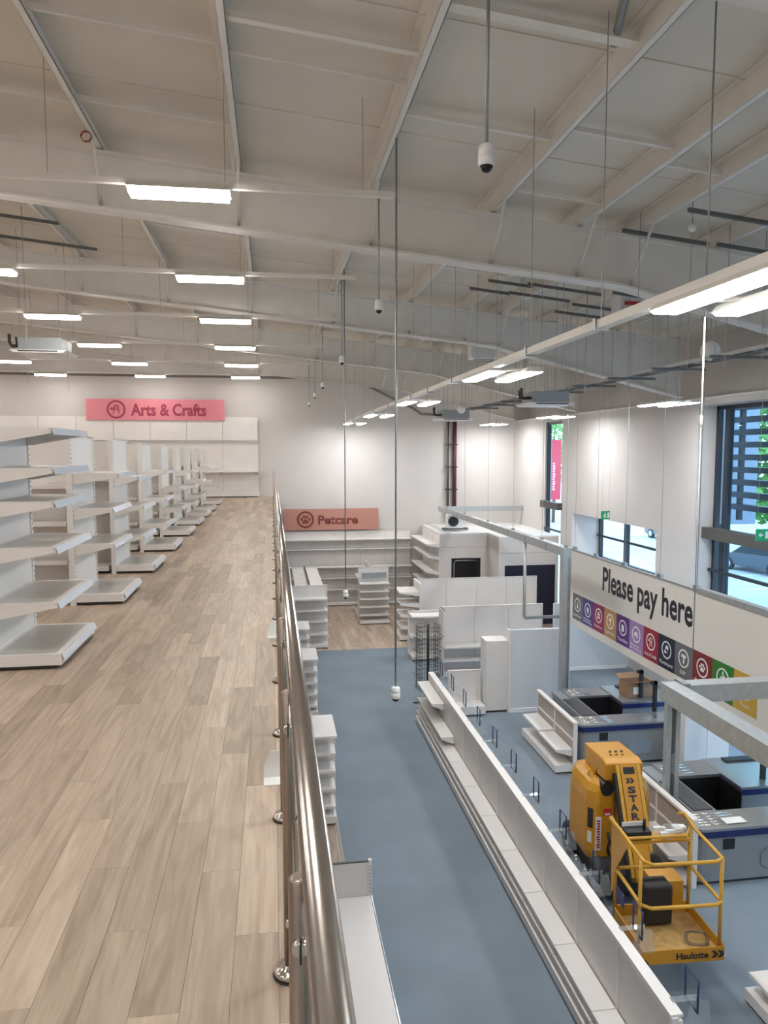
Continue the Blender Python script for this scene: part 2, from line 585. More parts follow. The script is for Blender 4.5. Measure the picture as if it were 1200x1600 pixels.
window(1, 6.0, 15.92, ZL + .12, 2.82, 10.42, [15.5, 12.6, 9.4], [(-0.16, 0.26, 0.34, 'transom_brown'), (-1.05, 0.07, 0.15, 'win_frame')], 'large dark-framed shopfront window at the right edge')
window(2, 17.66, 23.1, -1.85, -0.3, 10.93, [21.24], [(-1.05, 0.07, 0.14, 'win_frame')], 'wide low window in a deep white recess')
window(3, 24.05, 25.6, ZL + .3, 2.8, 10.02, [], [(-0.16, 0.24, 0.3, 'transom_brown'), (-1.05, 0.07, 0.14, 'win_frame')], 'tall narrow dark window near the far corner')
# sun-shade blades and fin outside the large window
br = thing('louvre_screen', 'dark horizontal sun-shade blades outside the large right window', 'louvre', (0, 0, 0))
for k in range(9):
    z = 0.35 + k * 0.30
    put('blade', B().box(11.12, 11.35, 9.0, 16.4, z, z + 0.135), 'louvre', br)
for yy in (9.2, 12.4, 16.2):
    put('blade_post', B().box(11.18, 11.29, yy - .05, yy + .05, 0.1, 3.1), 'win_frame', br)
br2 = thing('projecting_fin', 'blue-grey projecting wall fin outside the large right window', 'wall fin', (0, 0, 0))
put('fin_panel', B().box(11.38, 12.25, 17.0, 17.2, -0.1, 5.0), 'fin_grey', br2)
put('fin_post', B().box(11.38, 11.5, 16.98, 17.22, ZL - .1, -0.1), 'win_frame', br2)

# ------------------------------------------------------------------ outside
struct('ground_outside', B().box(11.0, 120, -40, 160, ZL - 0.3, ZL - 0.1), 'asphalt')
for k in range(7):
    struct('parking_line', B().box(20.5, 27, 26 + k * 3.4, 26.12 + k * 3.4, ZL - 0.1, ZL - 0.095), 'paint_line')

def car(label, loc, rz, m):
    t = thing('car', label, 'car', loc, rz)
    prof = [(-2.15, .28), (2.1, .28), (2.18, .55), (2.05, .78), (1.2, .92), (.55, 1.36), (-.9, 1.42), (-1.75, 1.02), (-2.15, .92), (-2.22, .6)]
    put('body', B().prism(prof, 'y', -.86, .86), m, t, bevel=.06)
    gl = [(1.02, .95), (.5, 1.30), (-.85, 1.36), (-1.5, 1.02)]
    put('side_glass', B().prism(gl, 'y', -.875, -.855), 'car_glass', t)
    put('side_glass', B().prism(gl, 'y', .855, .875), 'car_glass', t)
    for wx in (-1.35, 1.35):
        for wy in (-.80, .80):
            pr = [(.20, -.1), (.32, -.1), (.33, 0), (.32, .1), (.20, .1)]
            w = put('wheel', B().lathe([(.32, -.1), (.33, 0), (.32, .1)], 18), 'rubber', t, Matrix.Translation((wx, wy, .33)) @ Matrix.Rotation(PI / 2, 4, 'X'))
            put('hub', B().lathe([(.2, -.108), (.21, 0), (.2, .108)], 12), 'alloy', w)
car('dark hatchback parked outside the large right window', (24.75, 33.7, ZL - .1), math.radians(103), 'car_dark')
car('grey car parked outside the low recessed window', (27.6, 47.0, ZL - .1), math.radians(95), 'car_grey')

def tree(label, loc, h, r, n, seed):
    rd = random.Random(seed)
    t = thing('street_tree', label, 'tree', loc, 0, 'trees along the street')
    put('trunk', B().tube([(0, 0, 0), (.1, .05, h * .4), (0, .1, h * .8)], [.16, .12, .05], 8), 'bark', t)
    b = B()
    for i in range(n):
        a, u = rd.uniform(0, 2 * PI), rd.uniform(-1, 1)
        q = r * rd.uniform(.35, 1) ** .6
        c = Vector((q * math.cos(a) * math.sqrt(1 - u * u), q * math.sin(a) * math.sqrt(1 - u * u), h * .68 + q * u * .95))
        e1 = Vector((rd.uniform(-1, 1), rd.uniform(-1, 1), rd.uniform(-1, 1))).normalized() * .20
        e2 = e1.orthogonal().normalized() * .13
        b.add([c - e1, c - e2, c + e1, c + e2], [(0, 1, 2, 3)])
    o = put('foliage', b, 'leaf', t)
    o['kind'] = 'stuff'
tree('leafy green tree outside the large right window', (19.3, 25.3, ZL - .1), 8.9, 2.9, 3200, 1)
tree('leafy green tree farther along the car park', (24.5, 41.5, ZL - .1), 8.5, 3.0, 2200, 2)
tree('green tree seen through the narrow far window', (24.0, 60.0, ZL - .1), 9.5, 3.6, 2200, 3)
fl = thing('pole_banner', 'tall red banner sign with white lettering outside the narrow window', 'banner', (14.05, 35.6, ZL - .1))
put('pole', B().tube([(0, 0, 0), (0, 0, 7.0)], .05, 8), 'galv', fl)
put('flag', B().box(.05, .55, -.015, .015, 3.7, 6.75), 'red_flag', fl)
b = B()
for k in range(11):
    b.box(.12, .24 - .03 * (k % 3 == 1), -.02, -.016, 4.2 + k * .13, 4.28 + k * .13)
put('lettering', b, 'print_white', fl)['kind'] = 'stuff'

# ------------------------------------------------------------------ lighting
def wire(parent, x, y, z0, z1, r=0.004, name='suspension_wire', m='wire', off=(0, 0, 0)):
    return put(name, B().tube([(x - off[0], y - off[1], z0 - off[2]), (x - off[0], y - off[1], z1 - off[2])], r, 5, cap=False), m, parent)

tube_me = {}
def lamp(name, label, x, y, z, L, w, along, group, two=False):
    t = thing(name, label, 'light', (x, y, z), 0 if along == 'x' else PI / 2, group)
    key = (L, w, two)
    if key not in tube_me:
        hb = B(); db = B()
        offs = (-.24, .24) if two else (0,)
        for c in offs:
            hb.prism([(c - w / 2, .0), (c + w / 2, .0), (c + w * .3, .055), (c - w * .3, .055)], 'x', -L / 2, L / 2)
        if two:
            for xx in (-L * .3, L * .3):
                hb.box(xx - .03, xx + .03, -.24, .24, .03, .06)
        ds = []
        for c in offs:
            d = B().prism([(c - w / 2 + .012, 0), (c - w * .36, -(.018 if two else .05)), (c + w * .36, -(.018 if two else .05)), (c + w / 2 - .012, 0)], 'x', -L / 2 + .015, L / 2 - .015)
            ds.append(d.mesh('diffuser'))
        tube_me[key] = (hb.mesh('housing'), ds)
    hm, ds = tube_me[key]
    put('housing', hm, 'steel_white', t)
    for d in ds:
        put('diffuser', d, 'twin_light' if two else 'tube_light', t)
    return t

ORD = ['first', 'second', 'third', 'fourth', 'fifth', 'sixth', 'seventh', 'eighth', 'ninth', 'tenth', 'eleventh', 'twelfth']
rowY = [8.04, 11.86, 15.6, 19.6, 23.55, 27.4]
for i, yy in enumerate(rowY):
    rl = thing('lighting_rail', 'thin white cross rail carrying the %s row of ceiling lights' % ORD[i], 'light rail', (0, 0, 0), 0, 'cross rails over the mezzanine')
    put('rail', B().box(-13, 1.35, yy - .03, yy + .03, 4.50, 4.56), 'steel_white', rl)
    for wx in (-11, -7.6, -4.9, -2.2, -0.45, 1.0):
        wire(rl, wx, yy, 4.56, roof_z(wx))
    for j, xx in enumerate((-0.91, -4.27, -7.65, -11.0)):
        nm = ['nearest the void', 'second in from the void', 'third in from the void', 'farthest in from the void'][j]
        lamp('linear_light', 'bright linear ceiling light in the %s row, %s' % (ORD[i], nm), xx, yy, 4.445, 1.03, .30, 'x', 'linear lights over the mezzanine')
for k, yy in enumerate((4.2, 0.4, -3.4)):
    for j, xx in enumerate((-0.91, -4.27, -7.65)):
        lamp('linear_light', 'linear ceiling light behind the viewpoint, row %s, place %s' % (ORD[k], ORD[j]), xx, yy, 4.445, 1.03, .30, 'x', 'linear lights over the mezzanine')
tk = thing('lighting_track', 'long white lighting trunk over the lower aisle', 'light trunk', (0, 0, 0))
q = B().box(2.70, 2.80, -3, 27.8, 2.80, 2.87)
put('trunk', q, 'steel_white', tk)
for k, yy in enumerate([0.5, 3.2, 5.9, 7.6, 10.9, 12.6, 14.2, 17, 19.5, 22, 24.5, 27.6]):
    wire(tk, 2.75, yy, 2.87, roof_z(2.75), .005)
    put('clip', B().box(2.685, 2.815, yy - .025, yy + .025, 2.785, 2.885), 'galv', tk)
for k, yy in enumerate((4.3, 9.5, 15.15, 20.8, 26.9)):
    lamp('twin_light', 'bright twin light on the long trunk, %s from the viewpoint' % ORD[k], 3.02, yy, 2.765, 1.3, .25, 'y', 'twin lights on the long trunk', True)
lamp('twin_light', 'bright twin light on the long trunk behind the viewpoint', 3.02, -1.3, 2.765, 1.3, .25, 'y', 'twin lights on the long trunk', True)
for k, yy in enumerate((9.0, 14.6, 20.85, 27.0)):
    t = lamp('twin_light', 'suspended twin light near the window wall, %s from the viewpoint' % ORD[k], 8.35, yy, 2.765, 1.3, .25, 'y', 'twin lights by the window wall', True)
    for dx in (-.4, .4):
        put('suspension_wire', B().tube([(dx, 0, .05), (dx, 0, roof_z(8.35) - 2.765)], .004, 5), 'wire', t)
lamp('twin_light', 'suspended twin light near the window wall behind the viewpoint', 8.35, 1.5, 2.765, 1.3, .25, 'y', 'twin lights by the window wall', True)

# ------------------------------------------------------------------ balustrade
bal = thing('glass_balustrade', 'stainless handrail with posts and glass panels along the mezzanine edge', 'balustrade', (0.040, 0, 0))
put('handrail', B().tube([(.034, -1.0, 1.0), (.034, 28.7, 1.0)], .030, 24), 'stainless', bal)
post_m = B().lathe([(.021, .03), (.021, .985), (.012, .992)], 18).mesh('post')
fl_m = B().lathe([(.056, 0.004), (.056, .018), (.050, .026), (.022, .034), (.022, .04)], 32).mesh('base_flange')
gk_m = B().lathe([(.060, 0), (.060, .004)], 32).mesh('base_gasket')
sad = B().tube([(0, 0, .96), (.03, 0, .975)], .012, 8).mesh('saddle')
cl = B()
cl.lathe([(.013, -.010), (.016, -.007), (.016, .007), (.013, .010)], 20)
clamp_m = cl.mesh('glass_clamp')
slot_m = B().box(-.002, .002, -.002, .002, -.024, .024).mesh('gasket')
py = [0.24 + 1.0665 * k for k in range(27)]
for y in py:
    p = put('post', post_m, 'post_satin', bal, TR(0, y, 0))
    put('base_flange', fl_m, 'stainless_bright', p)
    put('base_gasket', gk_m, 'kick_black', p)
    put('saddle', sad, 'stainless', p)
    for z in (.2, .87):
        for s in (-1, 1):
            c = put('glass_clamp', clamp_m, 'stainless_bright', p, Matrix.Translation((0, s * .030, z)) @ Matrix.Rotation(PI / 2, 4, 'X'))
        put('gasket', slot_m, 'black', p, TR(0, -.041, z))
for a, b in zip(py[:-1], py[1:]):
    put('glass_pane', B().box(-.005, .005, a + .038, b - .038, .09, .93), 'glass', bal)
for (yy, lab) in ((3.9, 'small white folded card at the foot of the near balustrade'), (7.0, 'small white card at the foot of the farther balustrade')):
    t = thing('folded_card', lab, 'card', (-0.022, yy, 0.0))
    put('upright_leaf', B().prism([(-.045, 0), (.045, 0), (.045, .15), (.0, .15), (-.045, .07)], 'y', -.003, .003), 'paper', t)
    put('lower_leaf', B().box(-.045, .045, -.10, 0, 0.0, .004), 'paper', t)

# ------------------------------------------------------------------ shop shelving
CACHE = {}
def cached(key, fn):
    if key not in CACHE:
        CACHE[key] = fn()
    return CACHE[key]
def me_shelf(w, d):
    def f():
        b = B()
        w2 = w / 2 - .006
        b.box(-w2, w2, 0.012, d, -.022, 0)
        b.box(-w2, w2, d - .012, d + .004, -.042, 0.002)
        return b.mesh('shelf')
    return cached(('sh', round(w, 3), round(d, 3)), f)
def me_bracket(d):
    return cached(('br', round(d, 3)), lambda: B().prism([(0.012, -.13), (0.05, -.13), (d - .01, -.045), (d - .01, -.002), (0.012, -.002)], 'x', -.004, .004).mesh('bracket'))
def me_strip(w):
    return cached(('st', round(w, 3)), lambda: B().prism([(0, .0), (.022, -.052), (.026, -.052), (.006, .004)], 'x', -w / 2 + .01, w / 2 - .01).mesh('price_strip'))
def me_panel(w, h, z0):
    def f():
        b = B()
        b.box(-w / 2 + .003, w / 2 - .003, -.014, 0, z0, h)
        return b.mesh('back_panel')
    return cached(('pn', round(w, 3), round(h, 3), z0), f)
def me_upright(h):
    return cached(('up', round(h, 3)), lambda: B().box(-.02, .02, -.05, .012, 0.0, h).mesh('upright'))
def me_slots(h):
    def f():
        b = B()
        n = int((h - .2) / .05)
        for i in range(n):
            z = .18 + i * .05
            b.box(-.004, .004, .0115, .0135, z, z + .026)
        return b.mesh('slot_row')
    return cached(('sl', round(h, 3)), f)
def me_deck(w, d, h):
    return cached(('dk', round(w, 3), round(d, 3), round(h, 3)), lambda: B().box(-w / 2 + .003, w / 2 - .003, 0.0, d, .035, h).mesh('base_deck'))
def me_kick(w, d):
    def f():
        b = B().box(-w / 2 + .02, w / 2 - .02, 0.0, d - .03, .012, .035)
        return b.mesh('kick_plate')
    return cached(('kk', round(w, 3), round(d, 3)), f)
def me_foot():
    return cached('ft', lambda: B().lathe([(.018, 0), (.018, .012), (.008, .014), (.008, .036)], 8).mesh('levelling_foot'))

def me_liner(w, d):
    return cached(('ln', round(w, 3), round(d, 3)), lambda: B().box(-w / 2 + .05, w / 2 - .05, .04, d - .05, 0.0, .0025).mesh('shelf_liner'))

def add_shelf(par, T, w, d, z, strip=False, tilt=0.0):
    M_ = T @ Matrix.Translation((0, 0, z)) @ Matrix.Rotation(tilt, 4, 'X')
    s = put('shelf', me_shelf(w, d), 'shelf_white', par, M_)
    for sx in (-1, 1):
        put('bracket', me_bracket(d), 'shelf_white', s, TR(sx * (w / 2 - .011), 0, 0))
    if strip:
        put('price_strip', me_strip(w), 'strip_plastic', s, TR(0, d + .002, 0))
        put('shelf_liner', me_liner(w, d), 'liner_grey', s)
    return s

def run(par, T, n, w, d, h, levels, base_h=.126, base_d=None, panel='panel_white', p0=.1, strip=False, slots=True, cap=True, feet=True):
    """n bays side by side; back at y = 0, fronts at +y; levels: (z, depth[, bay indices])"""
    tot = n * w
    bd = base_d or d
    for i in range(n):
        bx = -tot / 2 + (i + .5) * w
        Tb = T @ Matrix.Translation((bx, 0, 0))
        if panel:
            put('back_panel', me_panel(w, h - .012, p0), panel, par, Tb)
        if base_h:
            put('base_deck', me_deck(w, bd, base_h), 'shelf_white', par, Tb)
            put('kick_plate', me_kick(w, bd), 'kick_black', par, Tb)
        for lv in levels:
            if len(lv) < 3 or i in lv[2]:
                add_shelf(par, Tb, w, lv[1], lv[0], strip)
        if base_h and strip:
            put('price_strip', me_strip(w), 'strip_plastic', par, Tb @ Matrix.Translation((0, bd, base_h - .004)))
            put('deck_liner', me_liner(w, bd), 'liner_grey', par, Tb @ Matrix.Translation((0, 0, base_h)))
    for i in range(n + 1):
        Tu = T @ Matrix.Translation((-tot / 2 + i * w, 0, 0))
        u = put('upright', me_upright(h), 'shelf_white', par, Tu)
        if slots:
            put('slot_row', me_slots(h), 'dark_slot', u)['kind'] = 'stuff'
        if feet and base_h:
            put('levelling_foot', me_foot(), 'galv', par, Tu @ Matrix.Translation((0 if 0 < i < n else (.06 if i == 0 else -.06), bd - .06, 0)))
    if cap:
        put('top_cap', cached(('cp', round(tot, 3)), lambda: B().box(-tot / 2 - .02, tot / 2 + .02, -.052, .014, 0, .012).mesh('top_cap')), 'shelf_white', par, T @ Matrix.Translation((0, 0, h)))

FX = {'+X': -PI / 2, '-Y': PI, '-X': PI / 2, '+Y': 0.0}

# upper gondolas beside the walkway, each an end bay facing the aisle with a double-sided run behind it
UG = [
    (6.72, 'nearest white gondola end beside the walkway, with five wide shelves', [(.55, .52), (1.0, .52), (1.37, .52), (1.64, .52), (1.96, .52)], 1.975),
    (9.25, 'second white gondola end along the walkway, with three shelves', [(.71, .44), (1.12, .44), (1.52, .50)], 1.95),
    (11.45, 'third white gondola end along the walkway, with three low shelves', [(.55, .40), (.98, .40), (1.4, .34)], 1.95),
    (13.75, 'fourth white gondola end along the walkway', [(.5, .42), (.95, .40), (1.42, .40)], 1.9),
    (16.05, 'fifth white gondola end along the walkway', [(.6, .40), (1.02, .40)], 1.9),
    (18.25, 'sixth white gondola end along the walkway', [(.55, .42), (.95, .42), (1.3, .42)], 1.85),
    (20.4, 'seventh white gondola end along the walkway', [(.6, .42), (1.0, .42)], 1.85),
    (22.4, 'eighth white gondola end along the walkway', [(.5, .42), (.9, .42), (1.3, .42)], 1.8),
    (24.9, 'ninth and last white gondola end along the walkway', [(.6, .42), (1.2, .5)], 1.8),
]
for i, (yc, lab, lv, hh) in enumerate(UG):
    t = thing('shelving_gondola', lab, 'shelving', (-2.26, yc, 0), 0, 'gondolas along the mezzanine walkway')
    run(t, TR(0, 0, 0, FX['+X']), 1, 1.12 if i == 0 else 1.06, .54, hh, lv, strip=True, base_h=.126)
    if i > 0:
        z2 = [(.5, .36), (.95, .36), (1.38, .3)]
        for face, dy in (('-Y', -.03), ('+Y', .03)):
            run(t, TR(-.10 - 1.25 * 1.5, dy, 0, FX[face]), 3, 1.25, .44, hh - .02, z2 if face == '-Y' else z2[:1], panel='panel_white' if face == '-Y' else None, base_h=.11, cap=False, slots=False, feet=False)

# wall shelving under the pink sign on the far wall
t = thing('wall_shelving', 'white wall shelving with tall header boards under the pink sign', 'shelving', (-5.85, 28.74, 0))
run(t, TR(0, 0, 0, FX['-Y']), 8, 1.33, .42, 3.0, [(.99, .4), (2.14, .03)], p0=.06)
for i in range(8):
    put('header_board', B().box(-5.32 + i * 1.33 + .006, -5.32 + (i + 1) * 1.33 - .006, -.09, -.06, 2.16, 3.05), 'shelf_white', t)

def sign(name, label, x0, x1, z0, z1, y, board):
    t = thing(name, label, 'sign', ((x0 + x1) / 2, y, z0))
    put('board', B().box((x0 - x1) / 2, (x1 - x0) / 2, -.03, .0, 0, z1 - z0), board, t)
    return t
def paw(b, cx, cz, s, y0, y1):
    for dx, dz, rx, rz, ro in ((-.52, .10, .15, .21, .35), (-.20, .42, .16, .22, .1), (.20, .42, .16, .22, -.1), (.52, .10, .15, .21, -.35)):
        b.disc(cx + dx * s, cz + dz * s, rx * s, rz * s, y0, y1, ro)
    b.prism([(cx + p * s, cz + q * s) for p, q in ((-.42, -.42), (-.15, -.48), (0, -.40), (.15, -.48), (.42, -.42), (.40, -.20), (.18, .06), (0, .12), (-.18, .06), (-.40, -.20))], 'y', y0, y1)
sg = sign('arts_sign', 'pink Arts & Crafts sign board on the far wall', -6.79, -1.77, 2.92, 3.70, 28.62, 'pink_board')
put('lettering', text_mesh('Arts & Crafts', w=2.75, h=.47, bold=.03), 'pink_ink', sg, Matrix.Translation((.46, -.036, .385)))
put('emblem_ring', B().annulus(-1.44, .39, .27, .34, -.04, -.03), 'pink_ink', sg)
em = B()
em.prism([(-1.56, .24), (-1.53, .24), (-1.46, .54), (-1.49, .54)], 'y', -.04, -.03).prism([(-1.34, .24), (-1.31, .24), (-1.40, .54), (-1.43, .54)], 'y', -.04, -.03)
em.box(-1.58, -1.30, -.04, -.03, .37, .40)
em.box(-1.52, -1.34, -.04, -.03, .42, .44).box(-1.52, -1.50, -.04, -.03, .42, .55).box(-1.36, -1.34, -.04, -.03, .42, .55).box(-1.52, -1.34, -.04, -.03, .54, .56)
em.disc(-1.60, .42, .06, .045, -.04, -.03, .3)
put('easel_emblem', em, 'pink_ink', sg)
sg = sign('petcare_sign', 'terracotta Petcare sign board on the far wall above low shelves', .42, 4.15, -1.34, -.50, 28.66, 'pet_board')
put('lettering', text_mesh('Petcare', w=1.58, h=.36, bold=.03), 'pet_ink', sg, Matrix.Translation((.26, -.036, .40)))
put('emblem_ring', B().annulus(-1.02, .42, .26, .335, -.04, -.03), 'pet_ink', sg)
em = B(); paw(em, -1.02, .40, .30, -.04, -.03)
put('paw_emblem', em, 'pet_ink', sg)

# petcare wall bays
t = thing('wall_shelving', 'long white wall shelving beneath the Petcare sign', 'shelving', (2.95, 28.74, ZL))
run(t, TR(0, 0, 0, FX['-Y']), 5, 1.0, .45, 2.92, [(.66, .38), (1.12, .38), (1.56, .45), (2.27, .38), (2.64, .42)], p0=.05)
t = thing('wall_shelving', 'white shelf bay against the partition right of the Petcare bays', 'shelving', (5.93, 27.0, ZL))
run(t, TR(0, 0, 0, FX['-X']), 3, .98, .50, 3.05, [(.66, .48), (1.2, .42), (1.75, .48), (2.3, .42), (2.75, .48)], p0=.05)

# left gondola under the balustrade, far
t = thing('shelving_gondola', 'white gondola with slotted spine below the far end of the balustrade', 'shelving', (1.12, 22.7, ZL))
for face, s in (('+X', 1), ('-X', -1)):
    run(t, TR(s * .03, 1.95, 0, FX[face]), 4, 1.0, .46, 1.87, [(.5, .42), (.95, .42), (1.4, .42), (1.80, .42)], cap=False)
run(t, TR(0, -.06, 0, FX['-Y']), 1, 1.04, .46, 1.9, [(.45, .42), (.85, .42), (1.2, .42), (1.55, .42)])
put('spine_slot', B().box(-.018, .018, 0, 3.9, 1.872, 1.885), 'dark_slot', t)
for (yf, hh, xr, lab) in ((11.44, 1.49, .99, 'white shelf stack beside the handrail, nearer of the tall ones'), (16.3, 1.36, .99, 'white shelf stack beside the handrail, farther along the carpet'), (19.6, 1.25, .97, 'low white shelf stack just before the wooden lower floor')):
    t = thing('shelving_gondola', lab, 'shelving', (xr - .52, yf + .50, ZL), 0, 'shelf stacks under the balustrade')
    k = 5
    run(t, TR(0, 0, 0, FX['-Y']), 1, 1.0, .49, hh - .02, [(hh * j / k, .43) for j in range(1, k)], cap=False, base_h=.15)
    run(t, TR(0, .06, 0, FX['+Y']), 1, 1.0, .40, hh - .02, [(hh * j / k, .38) for j in range(1, k)], cap=False, panel=None)
    put('top_board', B().box(-.51, .51, -.5, .48, hh - .015, hh + .02), 'shelf_white', t)
# near plinth at the foot of the frame
t = thing('display_plinth', 'low white display plinth with slotted end panel beside the carpet', 'plinth', (.78, 9.3, ZL))
put('plinth_deck', B().box(-.5, .46, -4.6, 0, .05, .13), 'shelf_white', t, bevel=.008)
put('kick_plate', B().box(-.48, .43, -4.58, -.02, 0.0, .05), 'kick_black', t)
put('edge_rail', B().box(.462, .475, -4.6, 0, .06, .14), 'strip_plastic', t)
put('end_panel', B().box(-.5, .43, 0, .02, .0, .60), 'panel_white', t)
put('panel_upright', B().box(.43, .475, -.01, .035, 0, .63), 'shelf_white', t)
put('slot_row', me_slots(.62), 'dark_slot', t, TR(.452, -.0, 0, PI))['kind'] = 'stuff'
put('dark_cap', B().box(-.5, .43, -.004, .024, .60, .622), 'strut_grey', t)

# middle gondola
t = thing('shelving_gondola', 'white gondola end standing alone on the wooden lower floor', 'shelving', (3.52, 25.55, ZL))
run(t, TR(0, 0, 0, FX['-Y']), 1, 1.06, .48, 1.93, [(.33, .40), (.62, .40), (.9, .40), (1.17, .40), (1.45, .40)])
put('grey_board', B().box(-.45, .45, -.2, -.19, 1.60, 1.80), 'ac_grey', t)
for face, s in (('+X', 1), ('-X', -1)):
    run(t, TR(s * .03, 1.05, 0, FX[face]), 2, 1.0, .48, 1.9, [(.5, .4), (.95, .4), (1.4, .4)], cap=False)

# gondola run with a shelved left end
t = thing('shelving_gondola', 'long white panelled gondola with curved shelves at its left end', 'shelving', (6.78, 23.6, ZL))
run(t, TR(0, 0, 0, FX['-Y']), 4, 1.05, .5, 1.83, [], slots=True)
run(t, TR(-2.14, -.40, 0, FX['-X']), 1, 1.0, .66, 1.84, [(.45, .62), (.83, .62), (1.2, .62), (1.58, .66)], base_h=.15)
t = thing('shelving_gondola', 'small white table-height bay behind the black wire rack', 'shelving', (4.45, 21.0, ZL))
run(t, TR(0, 0, 0, FX['-Y']), 1, 1.0, .55, 1.35, [(1.3, .55), (.7, .5)], slots=False)
t = thing('shelving_gondola', 'tall white gondola with two lower shelves, behind the low slotted panel', 'shelving', (5.95, 19.2, ZL))
run(t, TR(0, 0, 0, FX['-Y']), 3, .97, .5, 1.84, [(.48, .48), (.84, .48)])
put('end_panel', B().box(-1.49, -1.465, -.5, .04, 0, 1.84), 'panel_white', t)
put('slot_line', B().box(-1.465, -1.44, -.5, .0, 1.846, 1.856), 'dark_slot', t)
t = thing('shelving_gondola', 'low white slotted bay with a deep base, beside the tall end panel', 'shelving', (4.42, 16.32, ZL))
run(t, TR(0, 0, 0, FX['-Y']), 1, .76, .44, .95, [], base_h=.22)
t = thing('end_panel_unit', 'tall white slotted end panel beside the grey partition', 'shelving', (5.12, 16.05, ZL))
put('panel', B().box(-.26, .28, 0, .48, .05, 1.70), 'panel_white', t)
put('upright', B().box(-.30, -.26, -.012, .05, .0, 1.72), 'shelf_white', t)
put('slot_row', me_slots(1.7), 'dark_slot', t, TR(-.28, -.0005, 0, PI))['kind'] = 'stuff'
put('kick_plate', B().box(-.24, .26, .03, .45, 0, .05), 'kick_black', t)
t = thing('partition_board', 'large pale partition board, daylight blue mixed into its colour, behind the far checkout', 'partition', (6.72, 16.0, ZL))
put('board', B().box(-1.30, .16, 0, .12, .0, 1.95), 'pale_board', t)
put('skirting', B().box(-1.30, .16, -.02, 0, 0, .09), 'print_white', t)
put('edge_post', B().box(-1.34, -1.30, -.02, .14, 0, 1.97), 'shelf_white', t)

t = thing('partition_board', 'pale partition board under the far end of the banner', 'partition', (8.35, 18.9, ZL))
put('board', B().box(-.70, 1.45, 0, .1, .0, 1.9), 'pale_board', t)
put('skirting', B().box(-.70, 1.45, -.02, 0, 0, .09), 'print_white', t)

# queue-line gondola
t = thing('queue_shelving', 'long low white shelving run along the blue carpet aisle', 'shelving', (3.44, 10.68, ZL))
run(t, TR(0, 0, 0, FX['-X']), 10, 1.015, .27, 1.11, [(.38, .27), (.27, .285)], base_h=.15, base_d=.31, slots=False, cap=False)
put('top_rail', B().box(-.012, .10, -5.08, 5.08, 1.11, 1.135), 'shelf_white', t)
put('top_lip', B().box(-.02, -.012, -5.08, 5.08, 1.07, 1.135), 'shelf_white', t)
put('rear_panel', B().box(.06, .075, -5.07, 5.07, .04, 1.10), 'panel_white', t)
add_shelf(t, TR(0, 4.32, 0, FX['-X']), 1.52, .27, .93)
add_shelf(t, TR(0, 3.9, 0, FX['-X']), 2.36, .27, .56)
# the shelves on the far side, facing the checkouts
run(t, TR(.08, 0, 0, FX['-X'] + PI), 10, 1.015, .26, 1.08, [(.45, .25), (.75, .22)], base_h=.12, panel=None, slots=False, cap=False)
frame_y = [16.0 - .1 - 1.0 * k for k in range(11)]
fr_b = B()
R_ = .0105
fr_b.tube([(0, -.105, 0), (0, .105, 0), (0, .105, .297), (0, -.105, .297)], R_, 6, closed=True)
fr_me = fr_b.mesh('frame')
ca_me = B().box(-.001, .001, -.1, .1, .005, .292).mesh('clear_sleeve')
st_me = B().tube([(0, 0, -.16), (0, 0, 0)], .004, 6).mesh('stem')
pl = B()
pl.prism([(-.10, -.02), (.16, -.02), (.20, .05), (-.10, .05)], 'z', -.165, -.160)
pl.box(-.10, -.095, -.02, .05, -.20, -.16)
pl_me = pl.mesh('acrylic_clip')
dv = B()
dv.prism([(-.02, -.45), (.24, -.45), (.20, -.20), (.02, -.165)], 'y', -.003, .003)
dv_me = dv.mesh('acrylic_divider')
for k, yy in enumerate(frame_y):
    f = thing('card_frame', '%s navy card frame from the far end of the queue shelving' % ORD[k], 'card frame', (3.62, yy - .1, -3.03), 0, 'card frames on the queue shelving')
    f.location.z = -3.03
    ob = put('frame', fr_me, 'frame_navy', f, TR(.12, 0, -.26, random.uniform(-.06, .06)))
    put('clear_sleeve', ca_me, 'sleeve', ob)
    put('stem', st_me, 'acrylic', ob, TR(0, 0, 0))
    put('acrylic_clip', pl_me, 'acrylic', f, TR(0, -.05, 0))
    put('acrylic_divider', dv_me, 'acrylic', f, TR(.06, -.05, 0))

# open white bays by the checkouts
def open_bay(label, x, y0, y1, shelves):
    t = thing('open_bay', label, 'shelving', (x, (y0 + y1) / 2, ZL))
    L = (y1 - y0)
    w = L / 2
    run(t, TR(0, 0, 0, FX['-X']), 2, w, .36, .98, [], base_h=.17, panel='panel_brown', slots=True, cap=False)
    put('top_rail', B().box(-.03, .06, -L / 2 - .02, L / 2 + .02, .96, 1.0), 'shelf_white', t)
    put('cross_rail', B().box(-.006, .004, -L / 2, L / 2, .62, .66), 'shelf_white', t)
    put('side_panel', B().box(-.02, .055, -L / 2 - .035, -L / 2 - .02, 0, .99), 'shelf_white', t)
    for (dy, z, tilt) in shelves:
        add_shelf(t, TR(0, dy, 0, FX['-X']), w - .02, .34, z, tilt=tilt)
open_bay('open-framed white bay with loose shelves in front of the far checkout', 5.58, 12.7, 14.6, [(-.47, .46, 0.02), (.47, .50, -.03)])
open_bay('open-framed white bay behind the yellow lift', 5.74, 9.0, 10.95, [(-.47, .46, 0.02)])
t = thing('shelving_gondola', 'white shelf bay cut off at the lower right edge', 'shelving', (5.62, 6.2, ZL))
run(t, TR(0, 0, 0, FX['-X']), 2, .75, .50, 1.0, [(.34, .46)], base_h=.16)

